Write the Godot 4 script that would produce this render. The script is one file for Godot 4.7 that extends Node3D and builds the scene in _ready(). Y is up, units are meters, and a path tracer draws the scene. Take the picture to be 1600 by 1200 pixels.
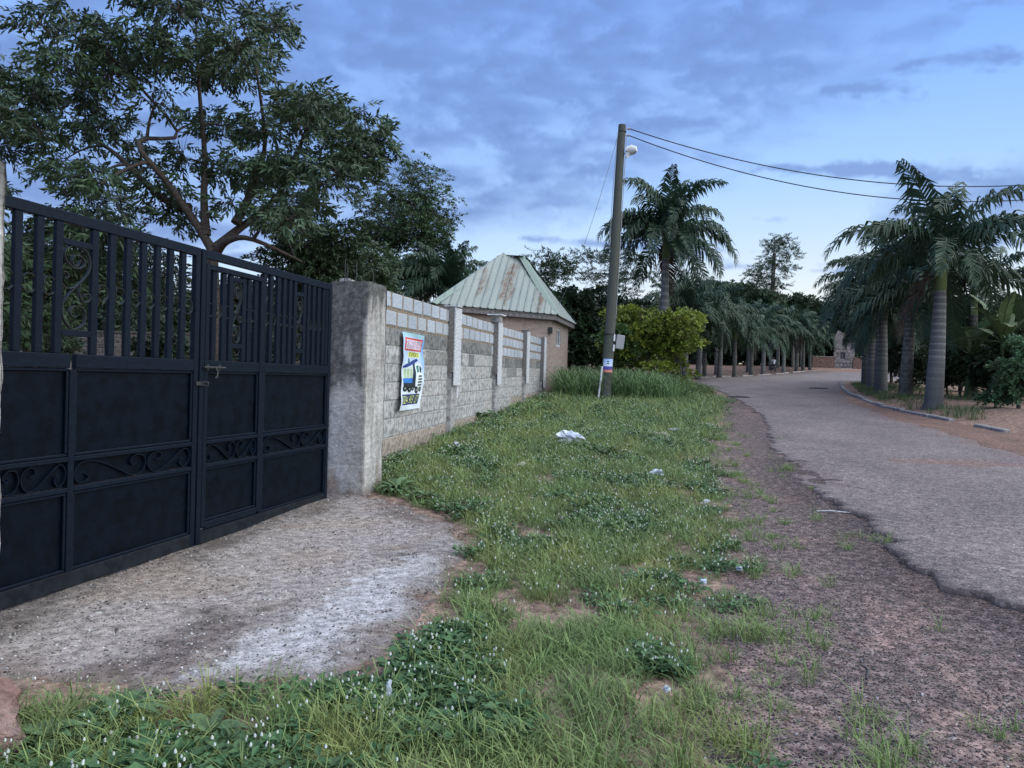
extends Node3D
# A village road at dusk: sheet-metal gate, block wall, gatehouse, verge, broken asphalt road and avenues of royal palms.
# Plan coordinates below are (x, d): d metres ahead of the camera, so z = -d.

var R := RandomNumberGenerator.new()
var N1 := FastNoiseLite.new()
var N2 := FastNoiseLite.new()
var M := {}
var used := {}
var boxes := {}
var hcache := PackedFloat32Array()

const RISE := [[-80.0, 0.0], [7.0, 0.0], [10.0, 0.1], [20.0, 0.45], [31.0, 0.88], [45.0, 1.32], [52.0, 1.55], [60.0, 1.88], [75.0, 2.34], [85.0, 2.8], [95.0, 3.4], [105.0, 4.0], [130.0, 5.0], [200.0, 6.0], [900.0, 9.0]]
const KERB_X := [[0.0, 11.5], [15.0, 12.6], [22.0, 13.4], [27.7, 14.1], [29.9, 14.5], [35.5, 16.3], [41.5, 18.3], [57.0, 24.6], [70.0, 32.0], [120.0, 80.0]]
const ROAD := [[3.9, -8.0, 7.6, -8.0], [3.7, 3.0, 8.2, 3.0], [3.62, 5.36, 8.6, 5.4], [3.41, 6.25, 8.8, 6.3], [3.58, 7.3, 9.0, 7.3], [3.92, 8.16, 9.2, 8.2], [4.1, 9.4, 9.5, 9.4], [4.15, 10.4, 9.6, 10.4],
	[4.45, 12.0, 9.9, 12.0], [4.95, 13.9, 10.2, 13.9], [5.36, 15.8, 10.5, 15.8], [6.16, 18.4, 11.15, 18.3], [7.87, 24.2, 12.25, 24.3], [9.44, 32.4, 14.3, 32.0], [10.87, 40.2, 17.6, 41.0],
	[11.96, 47.9, 20.5, 48.0], [12.86, 54.3, 23.4, 55.0], [15.85, 63.0, 26.5, 61.0], [20.9, 71.3, 32.0, 68.0], [28.4, 82.5, 40.0, 77.0], [36.8, 94.0, 50.0, 86.0], [55.0, 113.0, 70.0, 102.0]]
const SHOULDER_L := [[-6.0, 0.6], [3.2, 1.06], [4.28, 1.29], [5.3, 1.46], [7.28, 2.17], [11.0, 3.1], [15.5, 4.0], [20.0, 5.6], [26.4, 7.3], [32.0, 9.0]]
const DRIVE := [[-3.3, 3.7], [-2.5, 3.82], [-1.82, 3.72], [-1.3, 3.84], [-0.8, 4.0], [-0.66, 4.5], [-0.56, 5.0], [-0.45, 6.1], [-0.38, 7.1], [-0.62, 8.1], [-1.45, 9.16], [-1.9, 9.75], [-2.6, 9.9], [-5.0, 10.2], [-6.4, 3.6]]


# ------------------------------------------------------------------ helpers
class MB:
	var v := PackedVector3Array()
	var n := PackedVector3Array()
	var c := PackedColorArray()
	var u := PackedVector2Array()
	var col := Color.WHITE

	func tri(a: Vector3, b: Vector3, d: Vector3) -> void:
		var nn := (d - a).cross(b - a).normalized()
		v.append(a); v.append(b); v.append(d)
		n.append(nn); n.append(nn); n.append(nn)
		c.append(col); c.append(col); c.append(col)

	func quad(a: Vector3, b: Vector3, d: Vector3, e: Vector3) -> void:
		tri(a, b, d)
		tri(a, d, e)

	func tri_out(a: Vector3, b: Vector3, d: Vector3, out: Vector3) -> void:
		if (d - a).cross(b - a).dot(out) < 0.0:
			tri(a, d, b)
		else:
			tri(a, b, d)

	func quad_out(a: Vector3, b: Vector3, d: Vector3, e: Vector3, out: Vector3) -> void:
		tri_out(a, b, d, out)
		tri_out(a, d, e, out)

	func tri_c(a: Vector3, b: Vector3, d: Vector3, ca: Color, cb: Color, cd: Color, out: Vector3) -> void:
		var nn := (d - a).cross(b - a).normalized()
		if nn.dot(out) < 0.0:
			v.append(a); v.append(d); v.append(b)
			c.append(ca); c.append(cd); c.append(cb)
			nn = -nn
		else:
			v.append(a); v.append(b); v.append(d)
			c.append(ca); c.append(cb); c.append(cd)
		n.append(nn); n.append(nn); n.append(nn)

	func box(o: Vector3, bs: Basis, size: Vector3, bev := 0.0) -> void:
		var e := [bs.x, bs.y, bs.z]
		var hh := [size.x / 2, size.y / 2, size.z / 2]
		for i in 3:
			var j := (i + 1) % 3
			var k := (i + 2) % 3
			for s in [-1.0, 1.0]:
				var cc: Vector3 = o + e[i] * (s * hh[i])
				var U: Vector3 = e[j] * (hh[j] - bev)
				var V: Vector3 = e[k] * (hh[k] - bev)
				quad_out(cc - U - V, cc - U + V, cc + U + V, cc + U - V, e[i] * s)
		if bev <= 0.0:
			return
		for i in 3:
			var j := (i + 1) % 3
			var k := (i + 2) % 3
			for si in [-1.0, 1.0]:
				for sj in [-1.0, 1.0]:
					var a: Vector3 = o + e[i] * (si * hh[i]) + e[j] * (sj * (hh[j] - bev))
					var b: Vector3 = o + e[i] * (si * (hh[i] - bev)) + e[j] * (sj * hh[j])
					var K: Vector3 = e[k] * (hh[k] - bev)
					quad_out(a - K, a + K, b + K, b - K, e[i] * si + e[j] * sj)
		for sx in [-1.0, 1.0]:
			for sy in [-1.0, 1.0]:
				for sz in [-1.0, 1.0]:
					var q: Vector3 = o + e[0] * (sx * (hh[0] - bev)) + e[1] * (sy * (hh[1] - bev)) + e[2] * (sz * (hh[2] - bev))
					tri_out(q + e[0] * (sx * bev), q + e[1] * (sy * bev), q + e[2] * (sz * bev), e[0] * sx + e[1] * sy + e[2] * sz)

	func vert(p: Vector3, nn: Vector3, cc: Color) -> void:
		v.append(p); n.append(nn); c.append(cc)

	# tapered tube along a path, smooth sides; colors may hold one colour per path point
	func tube(path: Array, radii: Array, sides := 8, colors := [], cap := true) -> void:
		var rings := []
		var nrm := []
		var last := Vector3.RIGHT
		for i in path.size():
			var t: Vector3 = (path[mini(i + 1, path.size() - 1)] - path[maxi(i - 1, 0)])
			t = t.normalized() if t.length() > 1e-6 else Vector3.UP
			var a := last - t * last.dot(t)
			if a.length() < 0.05:
				a = Vector3.FORWARD - t * Vector3.FORWARD.dot(t)
			a = a.normalized()
			last = a
			var b := t.cross(a)
			var ring := PackedVector3Array()
			var rn := PackedVector3Array()
			for k in sides + 1:
				var g := TAU * k / sides
				var dd := a * cos(g) + b * sin(g)
				ring.append(path[i] + dd * radii[i])
				rn.append(dd)
			rings.append(ring)
			nrm.append(rn)
		for i in path.size() - 1:
			var c0: Color = colors[i] if colors else col
			var c1: Color = colors[i + 1] if colors else col
			for k in sides:
				vert(rings[i][k], nrm[i][k], c0); vert(rings[i + 1][k + 1], nrm[i + 1][k + 1], c1); vert(rings[i][k + 1], nrm[i][k + 1], c0)
				vert(rings[i][k], nrm[i][k], c0); vert(rings[i + 1][k], nrm[i + 1][k], c1); vert(rings[i + 1][k + 1], nrm[i + 1][k + 1], c1)
		if cap:
			var e := path.size() - 1
			var t0: Vector3 = path[0] - path[1]
			var t1: Vector3 = path[e] - path[e - 1]
			var keep := col
			for k in sides:
				if colors: col = colors[0]
				tri_out(path[0], rings[0][k], rings[0][k + 1], t0)
				if colors: col = colors[e]
				tri_out(path[e], rings[e][k], rings[e][k + 1], t1)
			col = keep

	# flat bar swept along a path in the plane with normal nz: wide across the plane, thin within it
	func flat_bar(path: Array, nz: Vector3, wide: float, thin: float) -> void:
		var sec := []
		for i in path.size():
			var t: Vector3 = (path[mini(i + 1, path.size() - 1)] - path[maxi(i - 1, 0)]).normalized()
			var a := t.cross(nz).normalized() * (thin / 2)
			var b := nz * (wide / 2)
			sec.append([path[i] - a - b, path[i] + a - b, path[i] + a + b, path[i] - a + b])
		for i in path.size() - 1:
			var mid: Vector3 = (sec[i][0] + sec[i][2]) / 2
			for k in 4:
				var k2 := (k + 1) % 4
				quad_out(sec[i][k], sec[i][k2], sec[i + 1][k2], sec[i + 1][k], (sec[i][k] + sec[i][k2]) / 2 - mid)
		var e := path.size() - 1
		quad_out(sec[0][0], sec[0][1], sec[0][2], sec[0][3], path[0] - path[1])
		quad_out(sec[e][0], sec[e][1], sec[e][2], sec[e][3], path[e] - path[e - 1])

	func mesh() -> ArrayMesh:
		var a := []
		a.resize(Mesh.ARRAY_MAX)
		a[Mesh.ARRAY_VERTEX] = v
		a[Mesh.ARRAY_NORMAL] = n
		a[Mesh.ARRAY_COLOR] = c
		if u.size() == v.size():
			a[Mesh.ARRAY_TEX_UV] = u
		var m := ArrayMesh.new()
		m.add_surface_from_arrays(Mesh.PRIMITIVE_TRIANGLES, a)
		return m


func tab(t: Array, k: float) -> float:
	if k <= t[0][0]:
		return t[0][1]
	for i in range(1, t.size()):
		if k <= t[i][0]:
			return t[i - 1][1] + (t[i][1] - t[i - 1][1]) * (k - t[i - 1][0]) / (t[i][0] - t[i - 1][0])
	return t[-1][1]


func rise(d: float) -> float:
	if hcache.is_empty():
		for i in 4000:
			var q := -100.0 + i * 0.25
			var s := 0.0
			for k in 5:
				s += tab(RISE, q + k - 2.0)
			hcache.append(s / 5.0)
	var f := clampf((d + 100.0) * 4.0, 0.0, 3998.0)
	var i := int(f)
	return lerpf(hcache[i], hcache[i + 1], f - i)


func H(x: float, d: float) -> float:
	var y := rise(d)
	if d > 8.0 and x > 8.0:
		y += 0.27 * smoothstep(0.0, 2.6, x - tab(KERB_X, d)) * smoothstep(12.0, 18.0, d) * (1.0 - smoothstep(40.0, 54.0, d))
	return y


func P(x: float, d: float, up := 0.0) -> Vector3:
	return Vector3(x, H(x, d) + up, -d)


func numbered(called: String) -> String:
	var k: int = used.get(called, 0)
	used[called] = k + 1
	return called if k == 0 else "%s_%03d" % [called, k]


func tag(o: Node, label := "", category := "", group := "", kind := "") -> Node:
	if label: o.set_meta("label", label)
	if category: o.set_meta("category", category)
	if group: o.set_meta("group", group)
	if kind: o.set_meta("kind", kind)
	return o


func thing(called: String, label: String, category: String, at := Vector3.ZERO, bs := Basis.IDENTITY, group := "") -> Node3D:
	var o := Node3D.new()
	o.name = numbered(called)
	add_child(o)
	o.transform = Transform3D(bs, at)
	tag(o, label, category, group)
	return o


func part(called: String, mesh: Mesh, material: Material, parent: Node = null, xf := Transform3D.IDENTITY) -> MeshInstance3D:
	var o := MeshInstance3D.new()
	o.mesh = mesh
	o.material_override = material
	o.transform = xf
	if parent == null:
		o.name = numbered(called)
		add_child(o)
	else:
		o.name = called
		parent.add_child(o, true)
	return o


func bar(parent: Node, called: String, material: Material, center: Vector3, size: Vector3, bev := 0.003, bs := Basis.IDENTITY) -> MeshInstance3D:
	var key := "%.4f %.4f %.4f %.4f" % [size.x, size.y, size.z, bev]
	if not boxes.has(key):
		var b := MB.new()
		b.box(Vector3.ZERO, Basis.IDENTITY, size, bev)
		boxes[key] = b.mesh()
	return part(called, boxes[key], material, parent, Transform3D(bs, center))


func copies(called: String, mesh: Mesh, material: Material, xfs: Array, cols: Array, parent: Node = null) -> MultiMeshInstance3D:
	var mm := MultiMesh.new()
	mm.transform_format = MultiMesh.TRANSFORM_3D
	mm.use_colors = true
	mm.mesh = mesh
	mm.instance_count = xfs.size()
	for i in xfs.size():
		mm.set_instance_transform(i, xfs[i])
		mm.set_instance_color(i, cols[i % cols.size()])
	var o := MultiMeshInstance3D.new()
	o.multimesh = mm
	o.material_override = material
	tag(o, "", "", "", "stuff")
	if parent == null:
		o.name = numbered(called)
		add_child(o)
	else:
		o.name = called
		parent.add_child(o, true)
	return o


func mat(called: String, lin: Color, rough := 0.85, spec := 0.5) -> StandardMaterial3D:
	var m := StandardMaterial3D.new()
	m.resource_name = called
	m.albedo_color = lin.linear_to_srgb()
	m.roughness = rough
	m.metallic_specular = spec
	m.vertex_color_use_as_albedo = true
	m.cull_mode = BaseMaterial3D.CULL_DISABLED
	M[called] = m
	return m


func skin(m: StandardMaterial3D, tex: Texture2D, height: Texture2D, per_metre: float, relief: float, world := true) -> StandardMaterial3D:
	m.uv1_triplanar = true
	m.uv1_world_triplanar = world
	m.uv1_scale = Vector3.ONE * per_metre
	if tex: m.albedo_texture = tex
	if height:
		m.heightmap_enabled = true
		m.heightmap_texture = height
		m.heightmap_scale = relief
	return m


# pebbly ground: [colour texture, height texture]; every stone is drawn round and wraps at the edges
func pebbles(size: int, seed_: int, base: Color, spread: float, cols: Array, count: int, rmin: float, rmax: float) -> Array:
	var rr := RandomNumberGenerator.new()
	rr.seed = seed_
	var nz := FastNoiseLite.new()
	nz.seed = seed_
	nz.frequency = 0.012
	nz.fractal_octaves = 6
	nz.fractal_gain = 0.62
	var ni := nz.get_seamless_image(size, size)
	ni.convert(Image.FORMAT_L8)
	var nd := ni.get_data()
	var px := PackedByteArray()
	px.resize(size * size * 3)
	var hg := PackedByteArray()
	hg.resize(size * size)
	for i in size * size:
		var f := 1.0 + (nd[i] / 255.0 - 0.5) * spread + rr.randf_range(-0.09, 0.09)
		px[i * 3] = clampi(int(base.r * 255.0 * f), 0, 255)
		px[i * 3 + 1] = clampi(int(base.g * 255.0 * f), 0, 255)
		px[i * 3 + 2] = clampi(int(base.b * 255.0 * f), 0, 255)
		hg[i] = clampi(int(60 + nd[i] * 0.25 + rr.randf() * 14.0), 0, 255)
	for s in count:
		var cx := rr.randi_range(0, size - 1)
		var cy := rr.randi_range(0, size - 1)
		var r := rmin + (rmax - rmin) * pow(rr.randf(), 3.0)
		var e := rr.randf_range(0.55, 1.0)
		var ang := rr.randf() * PI
		var ca := cos(ang)
		var sa := sin(ang)
		var cc: Color = cols[rr.randi() % cols.size()]
		var tone := rr.randf_range(0.75, 1.2)
		var k := int(ceil(r))
		for dy in range(-k, k + 1):
			for dx in range(-k, k + 1):
				var q := Vector2((dx * ca + dy * sa) / r, (dy * ca - dx * sa) / (r * e)).length_squared()
				if q > 1.0:
					continue
				var i := posmod(cy + dy, size) * size + posmod(cx + dx, size)
				px[i * 3] = clampi(int(cc.r * 255.0 * tone), 0, 255)
				px[i * 3 + 1] = clampi(int(cc.g * 255.0 * tone), 0, 255)
				px[i * 3 + 2] = clampi(int(cc.b * 255.0 * tone), 0, 255)
				hg[i] = clampi(int(110 + 130.0 * sqrt(1.0 - q) * minf(1.0, r / 5.0)), 0, 255)
	return [ImageTexture.create_from_image(Image.create_from_data(size, size, false, Image.FORMAT_RGB8, px)), ImageTexture.create_from_image(Image.create_from_data(size, size, false, Image.FORMAT_L8, hg))]


# grey mottle round white for colour, and the same for relief
func mottle(size: int, seed_: int, freq: float, lo: float, hi: float, oct := 6, gain := 0.6, pow_ := 1.0) -> ImageTexture:
	var nz := FastNoiseLite.new()
	nz.seed = seed_
	nz.frequency = freq
	nz.fractal_octaves = oct
	nz.fractal_gain = gain
	var im := nz.get_seamless_image(size, size)
	im.convert(Image.FORMAT_L8)
	var d := im.get_data()
	for i in d.size():
		d[i] = clampi(int(255.0 * lerpf(lo, hi, pow(d[i] / 255.0, pow_))), 0, 255)
	return ImageTexture.create_from_image(Image.create_from_data(size, size, false, Image.FORMAT_L8, d))


func grid_mesh(xs: PackedFloat32Array, ds: PackedFloat32Array, pos: Callable) -> ArrayMesh:
	var w := xs.size()
	var v := PackedVector3Array()
	var c := PackedColorArray()
	var ok := PackedByteArray()
	for j in ds.size():
		for i in w:
			var q: Array = pos.call(xs[i], ds[j])
			v.append(q[0])
			c.append(q[1])
			ok.append(1 if q.size() < 3 or q[2] else 0)
	return lattice(v, c, w, ds.size(), ok)


func lattice(v: PackedVector3Array, c: PackedColorArray, w: int, rows: int, ok := PackedByteArray()) -> ArrayMesh:
	var idx := PackedInt32Array()
	var n := PackedVector3Array()
	n.resize(v.size())
	for j in rows - 1:
		for i in w - 1:
			var a := j * w + i
			var b := a + 1
			var d := a + w
			var e := d + 1
			if ok.size() and not (ok[a] or ok[b] or ok[d] or ok[e]):
				continue
			idx.append_array([a, d, e, a, e, b])
			var nn := (v[e] - v[a]).cross(v[d] - v[a])
			var nm := (v[b] - v[a]).cross(v[e] - v[a])
			n[a] += nn + nm; n[d] += nn; n[e] += nn + nm; n[b] += nm
	for i in n.size():
		n[i] = n[i].normalized() if n[i].length_squared() > 1e-12 else Vector3.UP
	var arr := []
	arr.resize(Mesh.ARRAY_MAX)
	arr[Mesh.ARRAY_VERTEX] = v
	arr[Mesh.ARRAY_NORMAL] = n
	arr[Mesh.ARRAY_COLOR] = c
	arr[Mesh.ARRAY_INDEX] = idx
	var m := ArrayMesh.new()
	m.add_surface_from_arrays(Mesh.PRIMITIVE_TRIANGLES, arr)
	return m


func poly_dist(poly: Array, x: float, d: float) -> float:
	var best := 1e9
	var inside := false
	var j := poly.size() - 1
	for i in poly.size():
		var ax: float = poly[i][0]
		var ad: float = poly[i][1]
		var bx: float = poly[j][0]
		var bd: float = poly[j][1]
		if (ad > d) != (bd > d) and x < (bx - ax) * (d - ad) / (bd - ad) + ax:
			inside = not inside
		var ex := bx - ax
		var ed := bd - ad
		var t := clampf(((x - ax) * ex + (d - ad) * ed) / (ex * ex + ed * ed), 0.0, 1.0)
		best = minf(best, Vector2(x - ax - t * ex, d - ad - t * ed).length())
		j = i
	return best if inside else -best


func steps(a: float, b: float, s: float) -> PackedFloat32Array:
	var o := PackedFloat32Array()
	var n := int(ceil((b - a) / s))
	for i in n + 1:
		o.append(lerpf(a, b, float(i) / n))
	return o


func curve(pts: Array, sub := 6) -> Array:
	var o := []
	for i in pts.size() - 1:
		var p0: Vector3 = pts[maxi(i - 1, 0)]
		var p1: Vector3 = pts[i]
		var p2: Vector3 = pts[i + 1]
		var p3: Vector3 = pts[mini(i + 2, pts.size() - 1)]
		for k in sub:
			o.append(p1.cubic_interpolate(p2, p0, p3, float(k) / sub))
	o.append(pts[-1])
	return o


func road_left(d: float) -> float:
	for i in range(1, ROAD.size()):
		if d <= ROAD[i][1]:
			return lerpf(ROAD[i - 1][0], ROAD[i][0], (d - ROAD[i - 1][1]) / (ROAD[i][1] - ROAD[i - 1][1]))
	return ROAD[-1][0]


func wall_x(d: float) -> float:
	return -2.01 + 0.1769 * (d - 12.9)


# ------------------------------------------------------------------ sky
func sky_image() -> Image:
	var W := 2560
	var Hh := 1280
	var na := FastNoiseLite.new()
	na.seed = 11; na.frequency = 0.22; na.fractal_octaves = 4
	var nb := FastNoiseLite.new()
	nb.seed = 5; nb.frequency = 1.5; nb.fractal_octaves = 5; nb.fractal_gain = 0.56
	nb.domain_warp_enabled = true; nb.domain_warp_amplitude = 0.35; nb.domain_warp_frequency = 0.8
	var nc := FastNoiseLite.new()
	nc.seed = 23; nc.frequency = 5.0; nc.fractal_octaves = 3
	var stops := [[-90.0, Color(0.3, 0.3, 0.32)], [-1.0, Color(0.42, 0.42, 0.44)], [0.0, Color(0.86, 0.885, 0.915)], [5.0, Color(0.80, 0.865, 0.945)], [9.0, Color(0.70, 0.815, 0.955)], [14.0, Color(0.60, 0.755, 0.95)], [20.0, Color(0.52, 0.69, 0.94)], [27.0, Color(0.45, 0.62, 0.92)], [45.0, Color(0.37, 0.53, 0.88)], [90.0, Color(0.33, 0.48, 0.83)]]
	var data := PackedFloat32Array()
	data.resize(W * Hh * 3)
	var sx := PackedFloat32Array()
	var cx := PackedFloat32Array()
	for i in W:
		var az := (i + 0.5) / W * TAU
		sx.append(sin(az))
		cx.append(cos(az))
	for j in Hh:
		var el := 90.0 - (j + 0.5) / Hh * 180.0
		var base: Color = stops[-1][1]
		for k in range(1, stops.size()):
			if el <= stops[k][0]:
				base = stops[k - 1][1].lerp(stops[k][1], (el - stops[k - 1][0]) / (stops[k][0] - stops[k - 1][0]))
				break
		var low := el < -1.0
		var cy := cos(deg_to_rad(el))
		var y := sin(deg_to_rad(maxf(el, 0.0)))
		var warm0 := exp(-maxf(el, 0.0) / 5.5)
		var skip := 3 if el > 52.0 else 1
		var prev := Color.BLACK
		for i in W:
			var o := (j * W + i) * 3
			if low:
				data[o] = 0.10; data[o + 1] = 0.10; data[o + 2] = 0.11
				continue
			if i % skip == 0:
				var X := sx[i] * cy
				var Z := cx[i] * cy
				var c := base
				var daz := (atan2(sx[i], cx[i]) - 0.40) / 0.42
				c = c.lerp(Color(0.975, 0.935, 0.82), clampf(warm0 * exp(-daz * daz) * 1.25, 0.0, 0.95))
				var px := X / (y + 0.10)
				var pz := Z / (y + 0.10)
				# a broad sheet of altocumulus to the left and overhead, thinning out to the right
				var big := na.get_noise_2d(px, pz)
				var edge := Vector2((px + 1.25) / 1.85, (pz - 1.5) / 2.45).length()
				var f := nb.get_noise_3d(X * 3.6, y * 8.0, Z * 3.6)
				var fine := nc.get_noise_3d(X * 3.0 + f * 0.2, y * 6.6, Z * 3.0)
				var bank := smoothstep(1.12, 0.80, edge + big * 0.35 + f * 0.22)
				bank = maxf(bank, 0.85 * smoothstep(1.1, 0.5, Vector2((px - 1.85) / 0.62, (pz - 2.55) / 0.75).length() + f * 0.7))
				bank = maxf(bank, 0.5 * smoothstep(1.1, 0.4, Vector2((px - 1.15) / 0.6, (pz - 1.35) / 0.32).length() + f * 0.8))
				var dens := bank * clampf(0.74 + f * 0.55 + fine * 0.5, 0.2, 1.0)
				# separate small streaks elsewhere
				var wisp := smoothstep(0.24, 0.5, nb.get_noise_2d(px * 0.42 + 40.0, pz * 1.0 + 9.0) + 0.22 * fine) * (1.0 - bank)
				wisp *= 0.75 * smoothstep(2.0, 6.0, el)
				var shade := Color(0.425, 0.54, 0.76).lerp(Color(0.53, 0.61, 0.78), clampf(warm0 * 1.6, 0.0, 1.0))
				c = c.lerp(shade, clampf(dens * 0.92 + wisp, 0.0, 0.92))
				c = c.lerp(Color(0.66, 0.78, 0.97), bank * clampf((-fine * 1.1 - f * 0.8) * 0.5, 0.0, 0.30) * smoothstep(35.0, 12.0, el))
				prev = c.srgb_to_linear()
			data[o] = prev.r; data[o + 1] = prev.g; data[o + 2] = prev.b
	return Image.create_from_data(W, Hh, false, Image.FORMAT_RGBF, data.to_byte_array())


func setup() -> void:
	var cam := Camera3D.new()
	cam.name = "camera"
	add_child(cam)
	cam.fov = rad_to_deg(2.0 * atan(600.0 / 1202.0))
	cam.near = 0.05
	cam.far = 1500.0
	cam.transform = Transform3D(Basis(Vector3.RIGHT, -atan(10.0 / 1202.0)) * Basis(Vector3.BACK, deg_to_rad(1.6)), Vector3(0, 1.6, 0))
	cam.current = true
	var env := Environment.new()
	env.background_mode = Environment.BG_SKY
	var sky := Sky.new()
	var pm := PanoramaSkyMaterial.new()
	pm.panorama = ImageTexture.create_from_image(sky_image())
	sky.sky_material = pm
	env.sky = sky
	env.background_energy_multiplier = 0.435
	env.tonemap_mode = Environment.TONE_MAPPER_LINEAR
	env.tonemap_exposure = 2.9
	env.sdfgi_enabled = true
	env.ssao_enabled = true
	env.ssil_enabled = true
	var we := WorldEnvironment.new()
	we.name = "environment"
	we.environment = env
	add_child(we)
	var sun := DirectionalLight3D.new()
	sun.name = "dusk_light"
	sun.light_color = Color(1.0, 0.99, 0.90)
	sun.light_energy = 0.5
	sun.light_angular_distance = 110.0
	sun.shadow_enabled = true
	add_child(sun)
	sun.look_at_from_position(Vector3(9, 12, 3), Vector3.ZERO)


# ------------------------------------------------------------------ materials
func materials() -> void:
	var soil := pebbles(1024, 3, Color(0.55, 0.48, 0.44), 0.9, [Color(0.62, 0.56, 0.54), Color(0.42, 0.37, 0.37), Color(0.7, 0.66, 0.64), Color(0.5, 0.42, 0.38)], 6000, 1.2, 7.0)
	skin(mat("soil", Color.WHITE, 0.95, 0.3), soil[0], soil[1], 0.52, 2.0)
	var grav := pebbles(1024, 8, Color(0.62, 0.555, 0.545), 0.9, [Color(0.36, 0.345, 0.36), Color(0.28, 0.265, 0.28), Color(0.52, 0.50, 0.515), Color(0.80, 0.775, 0.785), Color(0.43, 0.375, 0.375)], 21000, 1.1, 6.5)
	skin(mat("gravel", Color.WHITE, 0.93, 0.3), grav[0], grav[1], 0.62, 3.4)
	var con := pebbles(1024, 15, Color(0.74, 0.72, 0.71), 0.6, [Color(0.86, 0.85, 0.86), Color(0.46, 0.44, 0.45), Color(0.62, 0.59, 0.59), Color(0.93, 0.925, 0.93), Color(0.34, 0.325, 0.33)], 11000, 0.9, 6.0)
	skin(mat("drive", Color.WHITE, 0.93, 0.3), con[0], con[1], 0.7, 1.0)
	var asp := pebbles(1024, 21, Color(0.585, 0.55, 0.56), 0.8, [Color(0.78, 0.75, 0.77), Color(0.38, 0.36, 0.375), Color(0.88, 0.85, 0.86), Color(0.60, 0.51, 0.51), Color(0.28, 0.265, 0.28)], 20000, 1.2, 6.0)
	skin(mat("asphalt", Color.WHITE, 0.86, 0.45), asp[0], asp[1], 0.5, 0.8)
	var m1 := mottle(512, 31, 0.012, 0.55, 1.25)
	var m2 := mottle(512, 32, 0.03, 0.0, 1.0, 7, 0.72)
	var m3 := mottle(512, 33, 0.02, 0.78, 1.12)
	var soil_grey := mottle(512, 35, 0.03, 0.35, 1.3, 7, 0.75)
	var streak := mottle(512, 34, 0.02, 0.6, 1.2)
	skin(mat("laterite", Color(0.31, 0.195, 0.155), 0.95, 0.3), soil_grey, soil[1], 0.7, 2.0)
	skin(mat("concrete", Color(0.42, 0.41, 0.42), 0.92, 0.35), m1, m2, 1.1, 1.2)
	skin(mat("pillar", Color(0.70, 0.69, 0.69), 0.92, 0.35), m3, m2, 1.3, 1.0)
	skin(mat("mortar", Color(0.34, 0.275, 0.215), 0.95, 0.3), m1, m2, 2.0, 1.2)
	skin(mat("mortar_grey", Color(0.42, 0.415, 0.415), 0.95, 0.3), m1, m2, 2.0, 1.2)
	for k in 4:
		skin(mat("new_block_%d" % k, [Color(0.43, 0.475, 0.55), Color(0.47, 0.515, 0.595), Color(0.40, 0.445, 0.515), Color(0.44, 0.475, 0.53)][k], 0.92, 0.3), m3, m2, 1.3 + 0.2 * k, 0.5)
		skin(mat("grey_block_%d" % k, [Color(0.47, 0.47, 0.475), Color(0.50, 0.49, 0.495), Color(0.44, 0.445, 0.45), Color(0.48, 0.465, 0.46)][k], 0.94, 0.3), m1, m2, 0.8 + 0.17 * k, 0.7)
		skin(mat("mould_block_%d" % k, [Color(0.23, 0.23, 0.23), Color(0.27, 0.265, 0.265), Color(0.20, 0.205, 0.205), Color(0.31, 0.305, 0.30)][k], 0.94, 0.3), m1, m2, 0.8 + 0.17 * k, 0.7)
	skin(mat("base_block", Color(0.40, 0.345, 0.30), 0.94, 0.3), m1, m2, 1.2, 1.0)
	skin(mat("far_brick", Color(0.17, 0.145, 0.125), 0.94, 0.3), m1, m2, 1.0, 1.0)
	skin(mat("far_brick_dark", Color(0.12, 0.105, 0.095), 0.94, 0.3), m1, m2, 1.0, 1.0)
	skin(mat("far_mortar", Color(0.24, 0.225, 0.21), 0.94, 0.3), m1, m2, 1.0, 1.0)
	skin(mat("gate_paint", Color(0.0036, 0.0088, 0.0195), 0.5, 0.25), m3, m2, 1.6, 0.15)
	skin(mat("gate_sheet", Color(0.0020, 0.0056, 0.0125), 0.42, 0.22), m1, m2, 0.9, 0.12)
	skin(mat("scroll_iron", Color(0.022, 0.029, 0.029), 0.55, 0.4), m1, null, 4.0, 0.0)
	skin(mat("gate_dust", Color(0.0125, 0.0165, 0.0235), 0.7, 0.3), m1, m2, 1.2, 0.15)
	mat("latch_iron", Color(0.02, 0.021, 0.024), 0.6, 0.5)
	skin(mat("plank", Color(0.66, 0.68, 0.73), 0.9, 0.3), streak, m2, 1.5, 0.6)
	skin(mat("plank_dark", Color(0.23, 0.215, 0.21), 0.92, 0.3), streak, m2, 1.5, 0.6)
	skin(mat("fascia", Color(0.22, 0.21, 0.215), 0.9, 0.3), m1, m2, 1.5, 0.6)
	skin(mat("render_wall", Color(0.345, 0.285, 0.26), 0.94, 0.3), m3, m2, 0.5, 0.4)
	skin(mat("roof_metal", Color(0.29, 0.335, 0.315), 0.55, 0.5), m3, null, 1.2, 0.0)
	skin(mat("ridge_metal", Color(0.23, 0.31, 0.265), 0.5, 0.5), m3, null, 1.2, 0.0)
	skin(mat("pole_wood", Color(0.12, 0.13, 0.115), 0.9, 0.3), streak, m2, 2.5, 1.2)
	mat("white_plastic", Color(0.7, 0.72, 0.76), 0.5, 0.5)
	mat("lamp_white", Color(0.62, 0.64, 0.62), 0.45, 0.5)
	mat("cable", Color(0.02, 0.02, 0.025), 0.7, 0.4)
	mat("steel_grey", Color(0.3, 0.31, 0.33), 0.5, 0.5)
	mat("dark_glass", Color(0.02, 0.025, 0.03), 0.15, 0.5)
	mat("bag_plastic", Color(0.55, 0.60, 0.70), 0.4, 0.5)
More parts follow.
